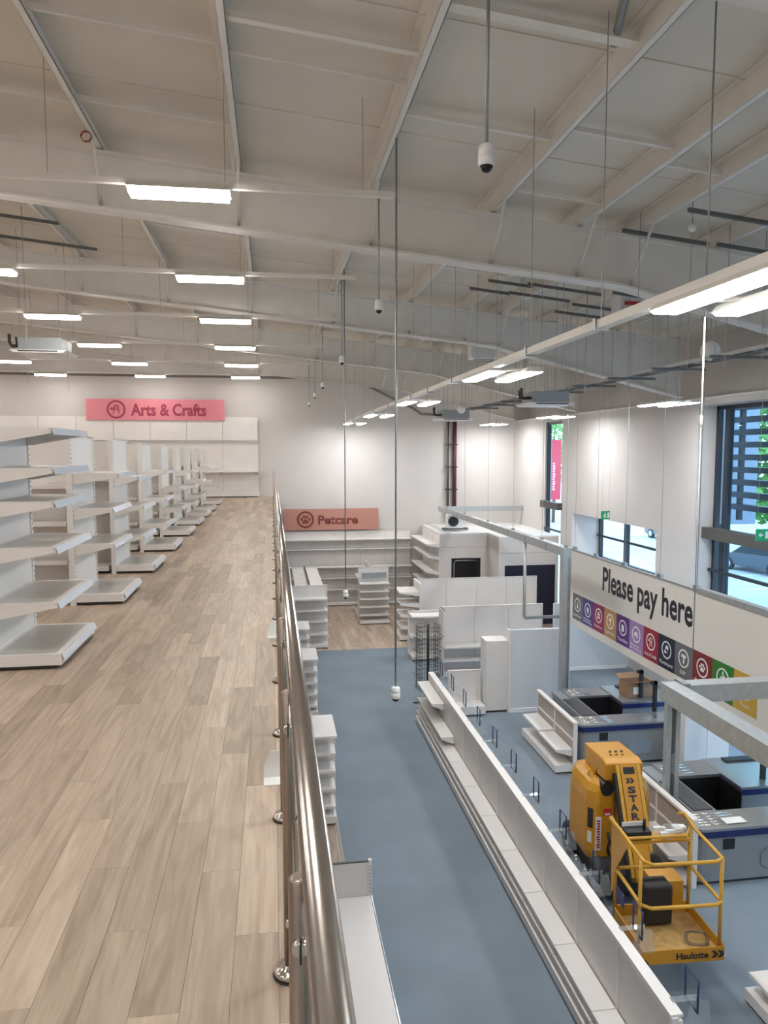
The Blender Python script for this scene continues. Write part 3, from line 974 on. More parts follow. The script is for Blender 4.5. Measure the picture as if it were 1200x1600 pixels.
# ------------------------------------------------------------------ black wire spinner rack
t = thing('wire_rack', 'tall black wire spinner rack at the far end of the queue shelving', 'rack', (3.66, 16.9, ZL))
put('pole', B().tube([(0, 0, 0), (0, 0, 1.95)], .018, 8), 'black', t)
put('foot', B().tube([(-.35, 0, .03), (.35, 0, .03)], .015, 6).tube([(0, -.35, .03), (0, .35, .03)], .015, 6), 'black', t)
for k in range(4):
    a = k * PI / 2 + .3
    g = B()
    for r in range(16):
        z = .35 + r * .105
        g.tube([(-.17, .26, z), (.17, .26, z)], .0045, 4, cap=False)
    for c in range(7):
        xx = -.17 + c * .34 / 6
        g.tube([(xx, .26, .35), (xx, .26, 1.92)], .0045, 4, cap=False)
    for r in range(5):
        z = .4 + r * .3
        g.tube([(-.17, .26, z), (-.17, .34, z + .06), (.17, .34, z + .06), (.17, .26, z)], .0045, 4, cap=False)
    g.tube([(0, .0, 1.9), (0, .26, 1.9)], .004, 4).tube([(0, 0, .4), (0, .26, .4)], .004, 4)
    put('wire_panel', g, 'black', t, Matrix.Rotation(a, 4, 'Z'))

# ------------------------------------------------------------------ white store room at the back right
rm = thing('store_room', 'white flat-roofed store room in the far right corner', 'room', (5.95, 25.5, ZL))
f = B()
f.box(0, .42, 0, .1, 0, 3.1).box(1.52, 1.78, 0, .1, 0, 3.1).box(.42, 1.52, 0, .1, 2.22, 3.1)
f.box(1.78, 2.0, -1.3, -1.2, 0, 3.1).box(2.0, 3.85, -1.3, -1.2, 2.12, 3.1).box(3.85, 3.95, -1.3, -1.2, 0, 3.1).box(1.78, 1.88, -1.2, .1, 0, 3.1)
put('front_wall', f, 'wall_paint', rm)
put('side_wall', B().box(0, .1, .1, 3.3, 0, 3.1), 'wall_paint', rm)
put('roof', B().box(0, 3.95, 0, 3.3, 3.1, 3.14), 'ac_white', rm)
put('roof', B().box(1.78, 3.95, -1.3, 0, 3.1, 3.14), 'ac_white', rm)
put('panel_joint', B().box(.1, 1.75, -.006, 0, 2.62, 2.635), 'panel_brown', rm)
put('panel_joint', B().box(1.8, 3.9, -1.306, -1.3, 2.55, 2.565), 'panel_brown', rm)
put('dark_door', B().box(2.0, 3.85, -1.28, -1.24, 0, 2.12), 'navy_door', rm)
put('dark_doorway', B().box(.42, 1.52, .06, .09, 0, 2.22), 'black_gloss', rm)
put('door_frame', B().tube([(.52, .02, 0), (.52, .02, 2.05), (.60, .02, 2.13), (1.35, .02, 2.13)], .025, 6), 'galv', rm)
ac = thing('condenser_unit', 'outdoor condenser unit with round fan on the store room roof', 'condenser', (6.65, 26.2, -1.15))
put('case', B().box(-.30, .30, -.15, .18, .08, .58), 'ac_white', ac, bevel=.015)
put('fan_grille', B().annulus(-.08, .33, .17, .20, -.17, -.15), 'strut_grey', ac)
put('fan', B().disc(-.08, .33, .17, .17, -.156, -.15), 'black', ac)
put('feet', B().box(-.45, .5, -.1, -.05, 0, .08).box(-.45, .5, .1, .15, 0, .08), 'strut_grey', ac)
for k, (xx, m, lab) in enumerate(((7.0, 'pipe_dark', 'thin dark riser pipe on the far wall'), (7.28, 'pipe_maroon', 'thicker maroon-black riser pipe on the far wall'))):
    p = thing('riser_pipe', lab, 'pipe', (xx, 28.74, -1.1))
    put('pipe', B().tube([(0, 0, 0), (0, 0, 4.2)], .05 + .03 * k, 10), m, p)
    for z in (.4, 1.3, 2.2, 3.1):
        put('pipe_clip', B().box(-.1, .1, -.1, .07, z, z + .04), 'black', p)
cn = thing('wall_conduit', 'brown conduit running across the far wall and dropping right', 'conduit', (0, 28.78, 4.58))
put('conduit', B().tube([(-13.5, 0, .02), (3.2, 0, 0.0), (5.6, -.05, -1.15), (5.9, -.05, -1.35), (7.2, -.05, -1.42)], .045, 8), 'conduit', cn)

# ------------------------------------------------------------------ pay-here gantry with banner
gn = thing('overhead_gantry', 'long grey steel gantry carrying the pay-here banner', 'gantry', (6.6, 0, 0))
put('long_beam', B().box(-.09, .09, 15.6, 28.3, -.62, -.42), 'galv_beam', gn)
for k in range(8):
    yy = 16.7 + k * 1.45
    put('beam_joint', B().box(-.094, .094, yy - .006, yy + .006, -.624, -.416), 'strut_grey', gn)
put('cross_beam', B().box(.09, 3.3, 27.9, 28.08, -.62, -.42), 'galv_beam', gn)
put('post', B().box(-.09, .02, 15.60, 15.78, ZL, -.62), 'galv_beam', gn)
put('post_flange', B().box(.02, .09, 15.60, 15.64, ZL, -.62).box(.02, .09, 15.74, 15.78, ZL, -.62), 'galv', gn)
put('base_plate', B().box(-.16, .16, 15.54, 15.84, ZL, ZL + .015), 'galv', gn)
hp = B().tube([(0, 18.4, -.6), (0, 18.4, -2.62), (.03, 18.4, -2.67), (1.25, 18.4, -2.67)], .045, 8)
put('drop_frame', hp, 'galv_beam', gn)
for yy in (15.7, 17.2, 19.4, 21.8, 24.6, 27.2):
    put('suspension_rod', B().tube([(0, yy, -.42), (0, yy, roof_z(6.6))], .006, 6, cap=False), 'wire', gn)
    put('rod_bracket', B().box(-.03, .03, yy - .05, yy + .05, -.42, -.37), 'galv', gn)

XB = 8.0
bn = thing('pay_here_banner', 'long cream banner reading Please pay here with coloured department squares', 'banner', (XB, 12.72, -2.92))
put('banner_panel', B().box(-.012, .012, .01, 5.96, 0, 2.01), 'cream_board', bn)
put('banner_panel', B().box(-.012, .012, -5.4, 0, 0, 2.01), 'cream_board', bn)
put('top_rail', B().box(-.03, .03, 0, 5.97, 2.01, 2.06), 'galv_beam', bn)
put('top_rail', B().box(-.07, .07, -5.4, 0, 2.01, 2.11), 'galv_beam', bn)
for yy in (-4.6, -2.6, 0.0, 1.35, 2.9, 4.4, 5.7):
    put('suspension_rod', B().tube([(0, yy, 2.06), (0, yy, roof_z(XB) + 2.92)], .013 if yy == 0.0 else .006, 6, cap=False), 'wire', bn)
    put('rod_bracket', B().box(-.04, .04, yy - .07, yy + .07, 2.06, 2.13), 'galv', bn)
RB = Matrix.Rotation(-PI / 2, 4, 'Z')      # local x -> -y, local -y -> -x
put('lettering', text_mesh('Please pay here', w=3.9, h=.77, bold=.025), 'ink_black', bn, Matrix.Translation((-.014, 2.03, 1.48)) @ RB)
tiles = [('Home Decor', (0.17, 0.16, 0.16)), ('Kitchen\n& Dining', (0.07, 0.055, 0.25)), ('Gallery', (0.30, 0.015, 0.085)), ('Lighting', (0.50, 0.28, 0.10)),
         ('Textiles', (0.11, 0.025, 0.20)), ('Flooring\n& Curtains', (0.36, 0.22, 0.46)), ('Arts & Crafts', (0.32, 0.012, 0.04)), ('Furniture', (0.015, 0.018, 0.045)),
         ('DIY', (0.15, 0.15, 0.155)), ('Petcare', (0.22, 0.02, 0.02)), ('Garden', (0.03, 0.20, 0.025)), ('Toys', (0.60, 0.36, 0.05))]
def glyph(i, b, y0, y1):
    s = .1
    if i == 0:
        b.prism([(-.05, -.09), (.05, -.09), (.02, .02), (.0, .11), (-.02, .02)], 'y', y0, y1)
    elif i == 1:
        b.disc(0, 0, .06, .08, y0, y1, .4); b.box(-.01, .01, y0, y1, -.11, -.05)
    elif i == 2:
        b.box(-.07, .07, y0, y1, -.08, -.02).box(-.07, -.01, y0, y1, .0, .06).box(.01, .07, y0, y1, .0, .06).box(-.03, .03, y0, y1, .07, .10)
    elif i == 3:
        b.prism([(-.07, .0), (.07, .0), (.04, .09), (-.04, .09)], 'y', y0, y1); b.box(-.008, .008, y0, y1, -.09, 0).box(-.04, .04, y0, y1, -.10, -.085)
    elif i == 4:
        b.prism([(-.06, -.09), (.06, -.09), (.06, .08), (.02, .05), (-.02, .09), (-.06, .06)], 'y', y0, y1)
    elif i == 5:
        b.disc(-.02, .01, .09, .05, y0, y1, .3); b.disc(.04, -.04, .05, .03, y0, y1, -.3)
    elif i == 6:
        b.box(-.05, .06, y0, y1, .0, .015).box(-.05, -.035, y0, y1, .0, .09).box(.045, .06, y0, y1, .0, .09).box(-.05, .06, y0, y1, .08, .095)
        b.prism([(-.05, -.1), (-.03, -.1), (-.005, .0), (-.025, .0)], 'y', y0, y1); b.prism([(.04, -.1), (.06, -.1), (.035, .0), (.015, .0)], 'y', y0, y1)
        b.disc(-.06, .03, .04, .03, y0, y1, .3)
    elif i == 7:
        b.disc(.01, .03, .06, .075, y0, y1, -.4); b.disc(-.02, -.03, .07, .045, y0, y1, .3)
    elif i == 8:
        b.box(-.08, .07, y0, y1, .02, .08); b.prism([(-.02, -.10), (.03, -.10), (.035, .02), (-.01, .02)], 'y', y0, y1); b.box(.07, .10, y0, y1, .04, .06)
    elif i == 9:
        paw(b, 0, -.005, .15, y0, y1)
    elif i == 10:
        b.box(-.008, .008, y0, y1, -.10, .06); b.disc(-.035, .0, .045, .02, y0, y1, -.7); b.disc(.035, .03, .045, .02, y0, y1, .7); b.disc(.0, .09, .02, .04, y0, y1, 0)
    else:
        b.disc(0, .03, .05, .05, y0, y1); b.disc(0, -.06, .06, .05, y0, y1); b.disc(-.045, .08, .02, .02, y0, y1); b.disc(.045, .08, .02, .02, y0, y1)
TW = 7.61 / 12
for i, (nm, c) in enumerate(tiles):
    mat('tile_%d' % i, c, 0.5, var=0)
    yc = 5.73 - (i + .5) * TW
    q = put('department_square', B().box(-TW / 2, TW / 2, -.004, .0, -.345, .345), 'tile_%d' % i, bn, Matrix.Translation((-.0125, yc, .54)) @ RB)
    put('emblem_ring', B().annulus(0, .065, .155, .185, -.007, -.004, 24), 'print_white', q)
    g = B(); glyph(i, g, -.007, -.004)
    for k in range(len(g.v)):
        g.v[k] = (g.v[k][0] * .97, g.v[k][1], g.v[k][2] * .97 + .065)
    put('emblem', g, 'print_white', q)
    two = '\n' in nm
    put('lettering', text_mesh(nm, w=min(.5, .065 * max(len(s) for s in nm.split('\n'))), h=.13 if two else .075, bold=.012), 'print_white', q, Matrix.Translation((0, -.006, -.22 if not two else -.225)))

# second gantry by the near checkout
g2 = thing('checkout_gantry', 'heavy pale steel goalpost frame over the near checkout', 'gantry', (5.93, 9.98, ZL))
put('post', B().box(-.115, -.035, -.09, .0, 0, 2.36).box(.035, .105, -.09, .0, 0, 2.36), 'galv_beam', g2)
put('post_web', B().box(-.035, .035, -.02, .0, 0, 2.36), 'galv', g2)
put('side_beam', B().box(-.13, .13, -5.2, .12, 2.33, 2.60), 'galv_beam', g2)
put('front_beam', B().box(.2, 3.9, -.12, .14, 2.33, 2.60), 'galv_beam', g2)
put('splice_collar', B().box(.12, .22, -.13, .15, 2.35, 2.63), 'galv', g2)
put('end_cap', B().box(-.125, .125, .12, .13, 2.35, 2.61), 'galv', g2)
put('base_shoe', B().box(-.12, .11, -.12, .03, 0, .5), 'kick_black', g2)
put('hanging_tag', B().box(-.03, .03, -.11, -.095, 1.25, 1.55), 'acrylic', g2)

# ------------------------------------------------------------------ checkout desks
def checkout(label, ox, oy, boxes):
    t = thing('checkout_desk', label, 'checkout', (ox, oy, ZL))
    H = .83
    def rounded(x0, x1, y0, y1, r=.16, corners=(1, 1, 1, 1)):
        pts = []
        for (cx, cy_, a0, on) in ((x1 - r, y0 + r, -90, corners[1]), (x1 - r, y1 - r, 0, corners[2]), (x0 + r, y1 - r, 90, corners[3]), (x0 + r, y0 + r, 180, corners[0])):
            if on:
                for k in range(5):
                    a = math.radians(a0 + k * 22.5)
                    pts.append((cx + r * math.cos(a), cy_ + r * math.sin(a)))
            else:
                a = math.radians(a0 + 45)
                pts.append((cx + r * math.copysign(1, math.cos(a)), cy_ + r * math.copysign(1, math.sin(a))))
        return pts
    # front counter
    put('front_body', B().prism(rounded(0.03, 2.3, 0.03, .5, .14, (1, 0, 0, 0)), 'z', 0.05, H - .13), 'desk_grey', t)
    put('bumper_strip', B().prism(rounded(0.0, 2.32, 0.0, .5, .15, (1, 0, 0, 0)), 'z', H - .13, H - .035), 'desk_blue', t)
    put('front_worktop', B().prism(rounded(0.0, 2.32, 0.0, .5, .15, (1, 0, 0, 0)), 'z', H - .035, H), 'desk_top', t)
    for k in range(5):
        put('slide_rib', B().tube([(.12, .12 + k * .075, H + .003), (.75, .12 + k * .075, H + .003)], .009, 6), 'stainless_bright', t)
    put('skid', B().box(.05, 2.25, .06, .48, 0, .05), 'kick_black', t)
    put('socket_panel', B().box(.43, .60, .018, .032, H - .32, H - .17), 'black', t)
    hx = [(1.02, .25), (1.10, .20), (1.42, .20), (1.50, .25), (1.50, .43), (1.42, .48), (1.10, .48), (1.02, .43)]
    put('access_plate', B().prism(hx, 'y', .012, .03), 'stainless_bright', t)
    # left counter with belt
    put('side_body', B().box(.30, .62, .5, 2.1, .05, H - .13), 'desk_grey', t)
    put('side_top', B().box(.28, .66, .5, 2.12, H - .13, H - .03), 'desk_grey', t)
    put('belt', B().box(.31, .62, .58, 1.55, H - .03, H - .012), 'belt', t)
    # rear counter
    put('rear_body', B().box(.62, 1.5, 1.66, 2.1, .05, H - .05), 'desk_grey', t)
    put('rear_top', B().box(.5, 1.55, 1.62, 2.16, H - .05, H), 'desk_top', t)
    for k in range(4):
        put('slide_rib', B().tube([(.55, 1.72 + k * .1, H + .003), (1.0, 1.72 + k * .1, H + .003)], .009, 6), 'stainless_bright', t)
    # operator well
    put('well_floor', B().box(.64, 1.42, .5, 1.64, .0, .03), 'well_black', t)
    put('well_lining', B().box(.66, .68, .52, 1.62, .03, H - .04).box(.68, 1.42, 1.60, 1.62, .03, H - .04).box(1.40, 1.42, 1.05, 1.6, .03, H - .04).box(.68, 1.40, .50, .52, .03, H - .04), 'well_black', t)
    # right raised counter
    put('till_body', B().box(1.44, 2.6, 1.10, 2.1, .05, H - .10), 'desk_grey', t)
    put('till_bumper', B().box(1.42, 2.62, 1.07, 2.1, H - .11, H - .02), 'desk_blue', t)
    put('till_top', B().box(1.42, 2.62, 1.07, 2.16, H - .02, H + .02), 'desk_top', t)
    put('till_recess', B().box(1.75, 2.5, 1.95, 2.1, H + .02, H + .05), 'black', t)
    put('cable_port', B().tube([(1.7, .25, H), (1.7, .25, H + .006)], .03, 10), 'black', t)
    for (px, py_) in ((1.95, 1.3), (1.85, .55)):
        put('screen_pole', B().box(px - .035, px + .035, py_ - .03, py_ + .03, H, H + .62).box(px - .09, px + .035, py_ - .03, py_ + .03, H + .56, H + .62), 'black', t)
    return t
checkout('far grey checkout desk with navy bumper beneath the banner', 5.77, 12.9, True)
checkout('near grey checkout desk with navy bumper beside the yellow lift', 5.78, 8.98, True)
bx = thing('cardboard_box', 'open cardboard box standing on the far checkout', 'box', (7.75, 14.45, -3.478), .1)
b = B()
b.box(-.3, .3, -.2, -.19, 0, .3).box(-.3, .3, .19, .2, 0, .3).box(-.3, -.29, -.19, .19, 0, .3).box(.29, .3, -.19, .19, 0, .3).box(-.29, .29, -.19, .19, 0, .01)
put('carton', b, 'cardboard', bx)
put('flap', B().prism([(-.2, .3), (-.19, .3), (-.33, .38), (-.34, .37)], 'x', -.3, .3), 'cardboard', bx)
put('flap', B().prism([(.19, .3), (.2, .3), (.36, .36), (.35, .37)], 'x', -.3, .3), 'cardboard', bx)
put('address_label', B().box(-.2, -.02, -.203, -.2, .06, .22), 'paper', bx)
tag(put('paper_sheet', B().box(6.3, 6.62, 9.08, 9.24, -3.488, -3.484), 'paper'), 'white paper strip lying on the near checkout', 'paper')
# grey cupboards behind the near checkout
for k, lab in enumerate(('left pale grey cupboard panel behind the near checkout', 'right pale grey cupboard panel behind the near checkout')):
    t = thing('cupboard', lab, 'cupboard', (7.86 + .46 * k, 12.35, ZL))
    put('carcass', B().box(-.225, .225, .02, .45, 0, 1.32), 'panel_white', t)
    put('door', B().box(-.226, .226, 0, .02, .05, 1.30), 'shelf_white', t)

# ------------------------------------------------------------------ mast boom lift
lf = thing('boom_lift', 'yellow mast boom lift with empty basket beside the queue shelving', 'lift', (4.66, 9.65, ZL), -.06)
LX = .15
def LB(nm, me, m, par, T=None, bevel=0.0):
    return put(nm, me, m, par, (T if T is not None else Matrix.Identity(4)), bevel)
put('chassis', B().box(-.40 + LX, .40 + LX, -.85, .62, .12, .42), 'kick_black', lf, bevel=.04)
for wx in (-.40, .40):
    for wy in (-.62, .42):
        w = put('wheel', B().lathe([(.22, -.09), (.25, -.06), (.25, .06), (.22, .09)], 20), 'rubber', lf, Matrix.Translation((wx + LX, wy, .25)) @ Matrix.Rotation(PI / 2, 4, 'Y'))
        put('hub', B().lathe([(.11, -.095), (.11, .095)], 12), 'alloy', w)
# cowl: chamfered plan that tapers over the shoulder
plan = [(-.36, -.42), (.36, -.42), (.47, -.28), (.49, .30), (.38, .55), (-.38, .55), (-.49, .30), (-.47, -.28)]
cw = B()
levels = [(.34, .96), (.46, 1.0), (1.20, 1.0), (1.34, .965), (1.43, .87), (1.48, .70)]
n = len(plan)
vv = [(px * s, py_ * s + .02 * (1 - s), z) for z, s in levels for px, py_ in plan]
fs = [(i * n + k, i * n + (k + 1) % n, (i + 1) * n + (k + 1) % n, (i + 1) * n + k) for i in range(len(levels) - 1) for k in range(n)]
fs += [tuple(range(n - 1, -1, -1)), tuple((len(levels) - 1) * n + k for k in range(n))]
cw.add(vv, fs)
cwo = put('cowl', cw, 'lift_yellow', lf, TR(LX, 0, 0), bevel=.04)
put('cowl_recess', B().box(-.10, .33, -.44, -.40, .45, 1.30), 'lift_yellow', cwo)
put('cowl_seam', B().box(-.112, -.104, -.43, -.40, .40, 1.30), 'kick_black', cwo)
put('side_vent', B().prism([(-.455, -.315), (-.405, -.38), (-.40, -.372), (-.45, -.307)], 'z', .82, 1.10), 'black', cwo)
put('side_label', B().prism([(-.452, -.312), (-.412, -.364), (-.40, -.352), (-.44, -.300)], 'z', .60, .76), 'decal_white', cwo)
put('lifting_eye', B().tube([(-.33 + .045 * math.cos(a), -.10, 1.50 + .045 * math.sin(a)) for a in [k * PI / 6 for k in range(12)]], .014, 6, closed=True), 'lift_yellow', cwo)
put('red_decal', B().box(-.27, -.15, -.426, -.418, 1.02, 1.12), 'decal_red', cwo)
put('decal_mark', B().box(-.25, -.17, -.430, -.426, 1.03, 1.055), 'decal_white', cwo)
put('decal_strip', B().box(-.375, -.30, -.430, -.41, .52, 1.00), 'decal_white', cwo)
b = B()
for k in range(11):
    b.box(-.362 + .012 * (k % 3 == 2), -.315, -.434, -.430, .555 + k * .038, .580 + k * .038)
put('lettering', b, 'decal_red', cwo)['kind'] = 'stuff'
put('warning_decal', B().box(-.08, .03, -.446, -.438, .78, .92), 'rail_yellow', cwo)
for k in range(3):
    put('decal_line', B().box(-.07, .02, -.449, -.446, .80 + k * .04, .812 + k * .04), 'ink_black', cwo)
put('hose', B().tube([(-.20, -.44, .78), (-.18, -.46, .66), (-.21, -.46, .56), (-.18, -.45, .46)], .02, 6), 'black', cwo)
put('top_hose', B().tube([(-.26, -.12, 1.46), (-.25, -.16, 1.62), (-.20, -.22, 1.57), (-.06, -.34, 1.54), (.0, -.42, 1.40)], .022, 6), 'black', cwo)
put('hose_port', B().disc(-.22, 1.40, .09, .10, -.42, -.10), 'black', cwo)
mh = put('mast_head', B().prism([(-.46, 1.54), (.30, 1.44), (.36, 1.76), (-.34, 1.81), (-.46, 1.78)], 'x', -.27, .27), 'lift_yellow', lf, TR(LX, 0, 0), bevel=.02)
for r in range(2):
    for c in range(3):
        xx, yy = -.10 + c * .085 + r * .04, -.22 + r * .12
        put('bolt_head', B().lathe([(.02, 1.78), (.02, 1.81 + .0 * r)], 8, xx, yy), 'kick_black', mh)
put('mast_column', B().box(-.22 + LX, .22 + LX, -.38, .20, .42, 1.55), 'lift_yellow', lf)
# boom sloping forward from the head to the basket
BT = Vector((.04 + LX, -.48, 1.77))
sl = Vector((-.02, -.66, -1.26)).normalized()
nrm = Vector((0, -1.26, .66)).normalized()
def boom_box(nm, w, d, a, b_, m, par, off=0.0, dx=0.0):
    pts = []
    for p in (BT + sl * a + nrm * off, BT + sl * b_ + nrm * off):
        for sx, sn in ((-1, 0), (1, 0), (1, 1), (-1, 1)):
            pts.append(p + Vector((dx + sx * w / 2, 0, 0)) - nrm * d * sn)
    return put(nm, B().add(pts, [(3, 2, 1, 0), (4, 5, 6, 7), (1, 5, 4, 0), (2, 6, 5, 1), (3, 7, 6, 2), (0, 4, 7, 3)]), m, par)
bo = boom_box('boom', .23, .16, 0, 1.46, 'lift_yellow', lf)
boom_box('boom_window', .16, .03, .03, .12, 'black', bo, .004)
boom_box('side_channel', .045, .18, .0, 1.4, 'rail_yellow', bo, .012, -.155)
boom_box('side_channel', .045, .18, .0, 1.1, 'rail_yellow', bo, .012, .14)
boom_box('cable_run', .03, .1, .1, 1.4, 'black', bo, .0, -.195)
def on_boom(me, m, s, nm):
    p = BT + sl * s + nrm * .004
    zax = -sl
    xax = (Vector((1, 0, 0)) - zax * zax.x).normalized()
    yax = zax.cross(xax)
    Mx = Matrix((xax, yax, zax)).transposed().to_4x4()
    Mx.translation = p
    return put(nm, me, m, bo, Mx)
ch = B()
for k in range(2):
    x0 = -.07 + k * .055
    ch.prism([(x0, .035), (x0 + .035, .035), (x0 + .07, 0), (x0 + .035, -.035), (x0, -.035), (x0 + .035, 0)], 'y', -.003, 0)
on_boom(ch, 'ink_black', .205, 'chevrons')
for k, c in enumerate('STAR10'):
    on_boom(text_mesh(c, w=.115 if c != '1' else .05, h=.09, bold=.05), 'ink_black', .325 + k * .112 + (.07 if k > 3 else 0), 'lettering')
# basket
bk = (0.0, -2.62, .50)
bx0, bx1, by0, by1, bz = -.54, .38, -2.62, -1.84, .50
bf = put('basket_floor', B().box(bx0, bx1, by0, by1, bz, bz + .02), 'basket_floor', lf)
te = B().box(bx0 - .01, bx1 + .01, by0 - .012, by0, bz - .03, bz + .13).box(bx0 - .01, bx1 + .01, by1, by1 + .012, bz, bz + .15).box(bx0 - .012, bx0, by0, by1, bz - .03, bz + .14).box(bx1, bx1 + .012, by0, by1, bz - .03, bz + .14)
tb = put('toe_board', te, 'lift_yellow', bf)
put('lettering', text_mesh('Haulotte', w=.37, h=.08, bold=.03), 'ink_black', tb, Matrix.Translation((0.02, by0 - .016, bz + .05)))
ch = B()
for k in range(2):
    x0 = .24 + k * .07
    ch.prism([(x0, bz + .09), (x0 + .04, bz + .09), (x0 + .08, bz + .05), (x0 + .04, bz + .01), (x0, bz + .01), (x0 + .04, bz + .05)], 'y', by0 - .018, by0 - .013)
put('chevrons', ch, 'ink_black', tb)
ch = B().prism([(bx0 + .01, bz - .03), (bx0 + .07, bz - .03), (bx0 + .01, bz + .05)], 'y', by0 - .016, by0 - .013)
ch.prism([(bx1 - .05, bz + .02), (bx1, bz + .02), (bx1, bz + .09)], 'y', by0 - .016, by0 - .013)
put('corner_stripe', ch, 'ink_black', tb)
top = bz + 1.10
mid = bz + .60
def rail(nm, pts, r=.021, closed=False):
    return put(nm, B().tube(pts, r, 8, closed=closed), 'rail_yellow', bf)
rail('top_rail', [(bx0 - .04, by1 + .10, top + .10), (bx0, by1 - .15, top + .05), (bx0 + .02, by0 + .10, top), (bx0 + .10, by0 + .02, top), (bx1 - .10, by0 + .02, top), (bx1, by0 + .08, top), (bx1, by1 - .12, top + .02), (bx1 - .04, by1 + .08, top + .12), (bx1 - .12, by1 + .08, top + .12)])
rail('middle_rail', [(bx0, by1, mid + .02), (bx0, by0 + .10, mid), (bx0 + .09, by0 + .02, mid), (bx1 - .08, by0 + .02, mid), (bx1, by0 + .07, mid), (bx1, by1, mid + .02)])
rail('rear_rail', [(bx0 + .04, by1, mid + .02), (bx1 - .02, by1, mid + .02)])
rail('console_rail', [(bx0 + .04, by1 - .02, top - .04), (bx0 + .10, by1 - .10, top - .06), (bx1 - .10, by1 - .10, top - .06), (bx1 - .02, by1 - .02, top - .02)], .018)
for (px, py_) in ((bx0, by0 + .12), (bx1, by0 + .08), (bx0, by1), (bx1, by1)):
    rail('guard_post', [(px, py_, bz + .02), (px, py_, top + (.0 if py_ < -2.2 else .06))])
put('side_plate', B().prism([(by1 + .11, top + .12), (by1 - .04, top + .08), (by1 - .40, top - .0), (by1 - .30, top - .08), (by1 - .05, mid + .05), (by1 + .04, mid - .3), (by1 + .07, mid - .3)], 'x', bx0 - .02, bx0 - .008), 'lift_yellow', bf)
put('console_tray', B().box(bx0 + .08, bx1 - .02, by1 - .06, by1 + .16, top - .16, top - .13), 'lift_yellow', bf)
put('control_box', B().box(bx0 + .12, bx0 + .42, by1 - .03, by1 + .12, top - .13, top - .03), 'black', bf)
put('joystick', B().tube([(bx0 + .36, by1 + .04, top - .03), (bx0 + .36, by1 + .04, top + .10)], .02, 8), 'black', bf)
put('label_plate', B().box(bx0 + .12, bx0 + .40, by1 + .12, by1 + .13, top - .10, top + .02), 'decal_white', bf)
put('basket_mount', B().box(-.05, .33, by1 + .02, by1 + .30, bz - .05, bz + .40), 'lift_yellow', lf)
put('battery_case', B().box(-.28, .06, by1 - .26, by1 - .02, bz + .04, bz + .52), 'black', bf, bevel=.03)
put('code_plate', B().box(bx0 - .022, bx0 - .014, by1 - .30, by1 - .08, bz + .30, bz + .46), 'desk_blue', bf)
pk = thing('packaging_bag', 'clear plastic bag of white parts resting on the lift console', 'bag', (4.72, 7.92, ZL + bz + 1.01))
pk.location = (4.70, 7.86, ZL + bz + 1.01)
b = B()
for k in range(14):
    a, c = random.uniform(-.16, .18), random.uniform(-.07, .08)
    b.box(a - .05, a + .05, c - .02, c + .02, .01 * (k % 5), .01 * (k % 5) + .03)
put('contents', b, 'paper', pk)
b = B()
nx, ny = 9, 6
for j in range(ny):
    for i in range(nx):
        b.v.append((-.22 + i * .055, -.11 + j * .045, .02 + (.075 + random.uniform(-.015, .02)) * math.sin(PI * i / (nx - 1)) * math.sin(PI * j / (ny - 1))))
for j in range(ny - 1):
    for i in range(nx - 1):
        b.f.append((j * nx + i, j * nx + i + 1, (j + 1) * nx + i + 1, (j + 1) * nx + i)); b.sm.append(True)
put('clear_film', b, 'acrylic', pk)
cb = thing('loose_cable', 'loose thin cable coiled on the lift basket floor', 'cable', (4.75, 7.3, ZL + bz + .028))
pts = [(.16 * math.cos(a) * (1 - a / 40) + .02 * math.sin(3 * a), .14 * math.sin(a) * (1 - a / 50), .001 * a) for a in [k * .3 for k in range(44)]]
put('coil', B().tube(pts, .005, 5), 'strut_grey', cb)
# clear wrapping lying between the lift and the queue shelving
wp = thing('plastic_wrap', 'crumpled clear plastic wrap between the lift and queue shelving', 'wrap', (3.98, 8.75, ZL + .42))
b = B()
nx, ny = 10, 14
for j in range(ny):
    for i in range(nx):
        b.v.append((-.16 + i * .035, -.55 + j * .08, .32 * math.sin(PI * i / (nx - 1)) + random.uniform(-.05, .05) - .1))
for j in range(ny - 1):
    for i in range(nx - 1):
        b.f.append((j * nx + i, j * nx + i + 1, (j + 1) * nx + i + 1, (j + 1) * nx + i)); b.sm.append(False)
put('film', b, 'acrylic', wp)

# ------------------------------------------------------------------ things hung from the roof
def dome_cam(label, x, y, z):
    t = thing('dome_camera', label, 'camera', (x, y, z), 0, 'dome cameras on drop rods')
    put('drop_rod', cached(('rod', round(roof_z(x) - z, 2)), lambda: B().tube([(0, 0, .08), (0, 0, roof_z(x) - z)], .0115, 8).mesh('drop_rod')), 'galv', t)
    put('housing', cached('dch', lambda: B().lathe([(.02, .10), (.052, .085), (.055, .05), (.055, .03), (.052, .028), (.052, .022), (.056, .02), (.056, -.03), (.047, -.045)], 20).mesh('housing')), 'cam_white', t)
    put('dome', cached('dcd', lambda: B().lathe([(.044, -.045), (.038, -.065), (.024, -.08), (.005, -.087)], 16).mesh('dome')), 'black_gloss', t)
for x, y, z, lab in [(1.42, 4.82, 3.69, 'large white dome camera hanging at the top of the picture'),
                     (1.42, 8.37, -1.12, 'white dome camera on the longest rod low over the carpet'),
                     (1.42, 9.73, 3.67, 'white dome camera hanging high below the first rafter'),
                     (1.42, 14.37, -1.10, 'white dome camera hanging low before the Petcare shelves'),
                     (1.42, 14.9, 3.59, 'white dome camera high beside the long drop rod'),
                     (1.42, 20.6, 3.58, 'small white dome camera high up, third from the far wall'),
                     (1.42, 24.3, 3.57, 'small white dome camera high up, second from the far wall'),
                     (1.42, 28.1, 3.53, 'small white dome camera high up closest to the far wall')]:
    dome_cam(lab, x, y, z)

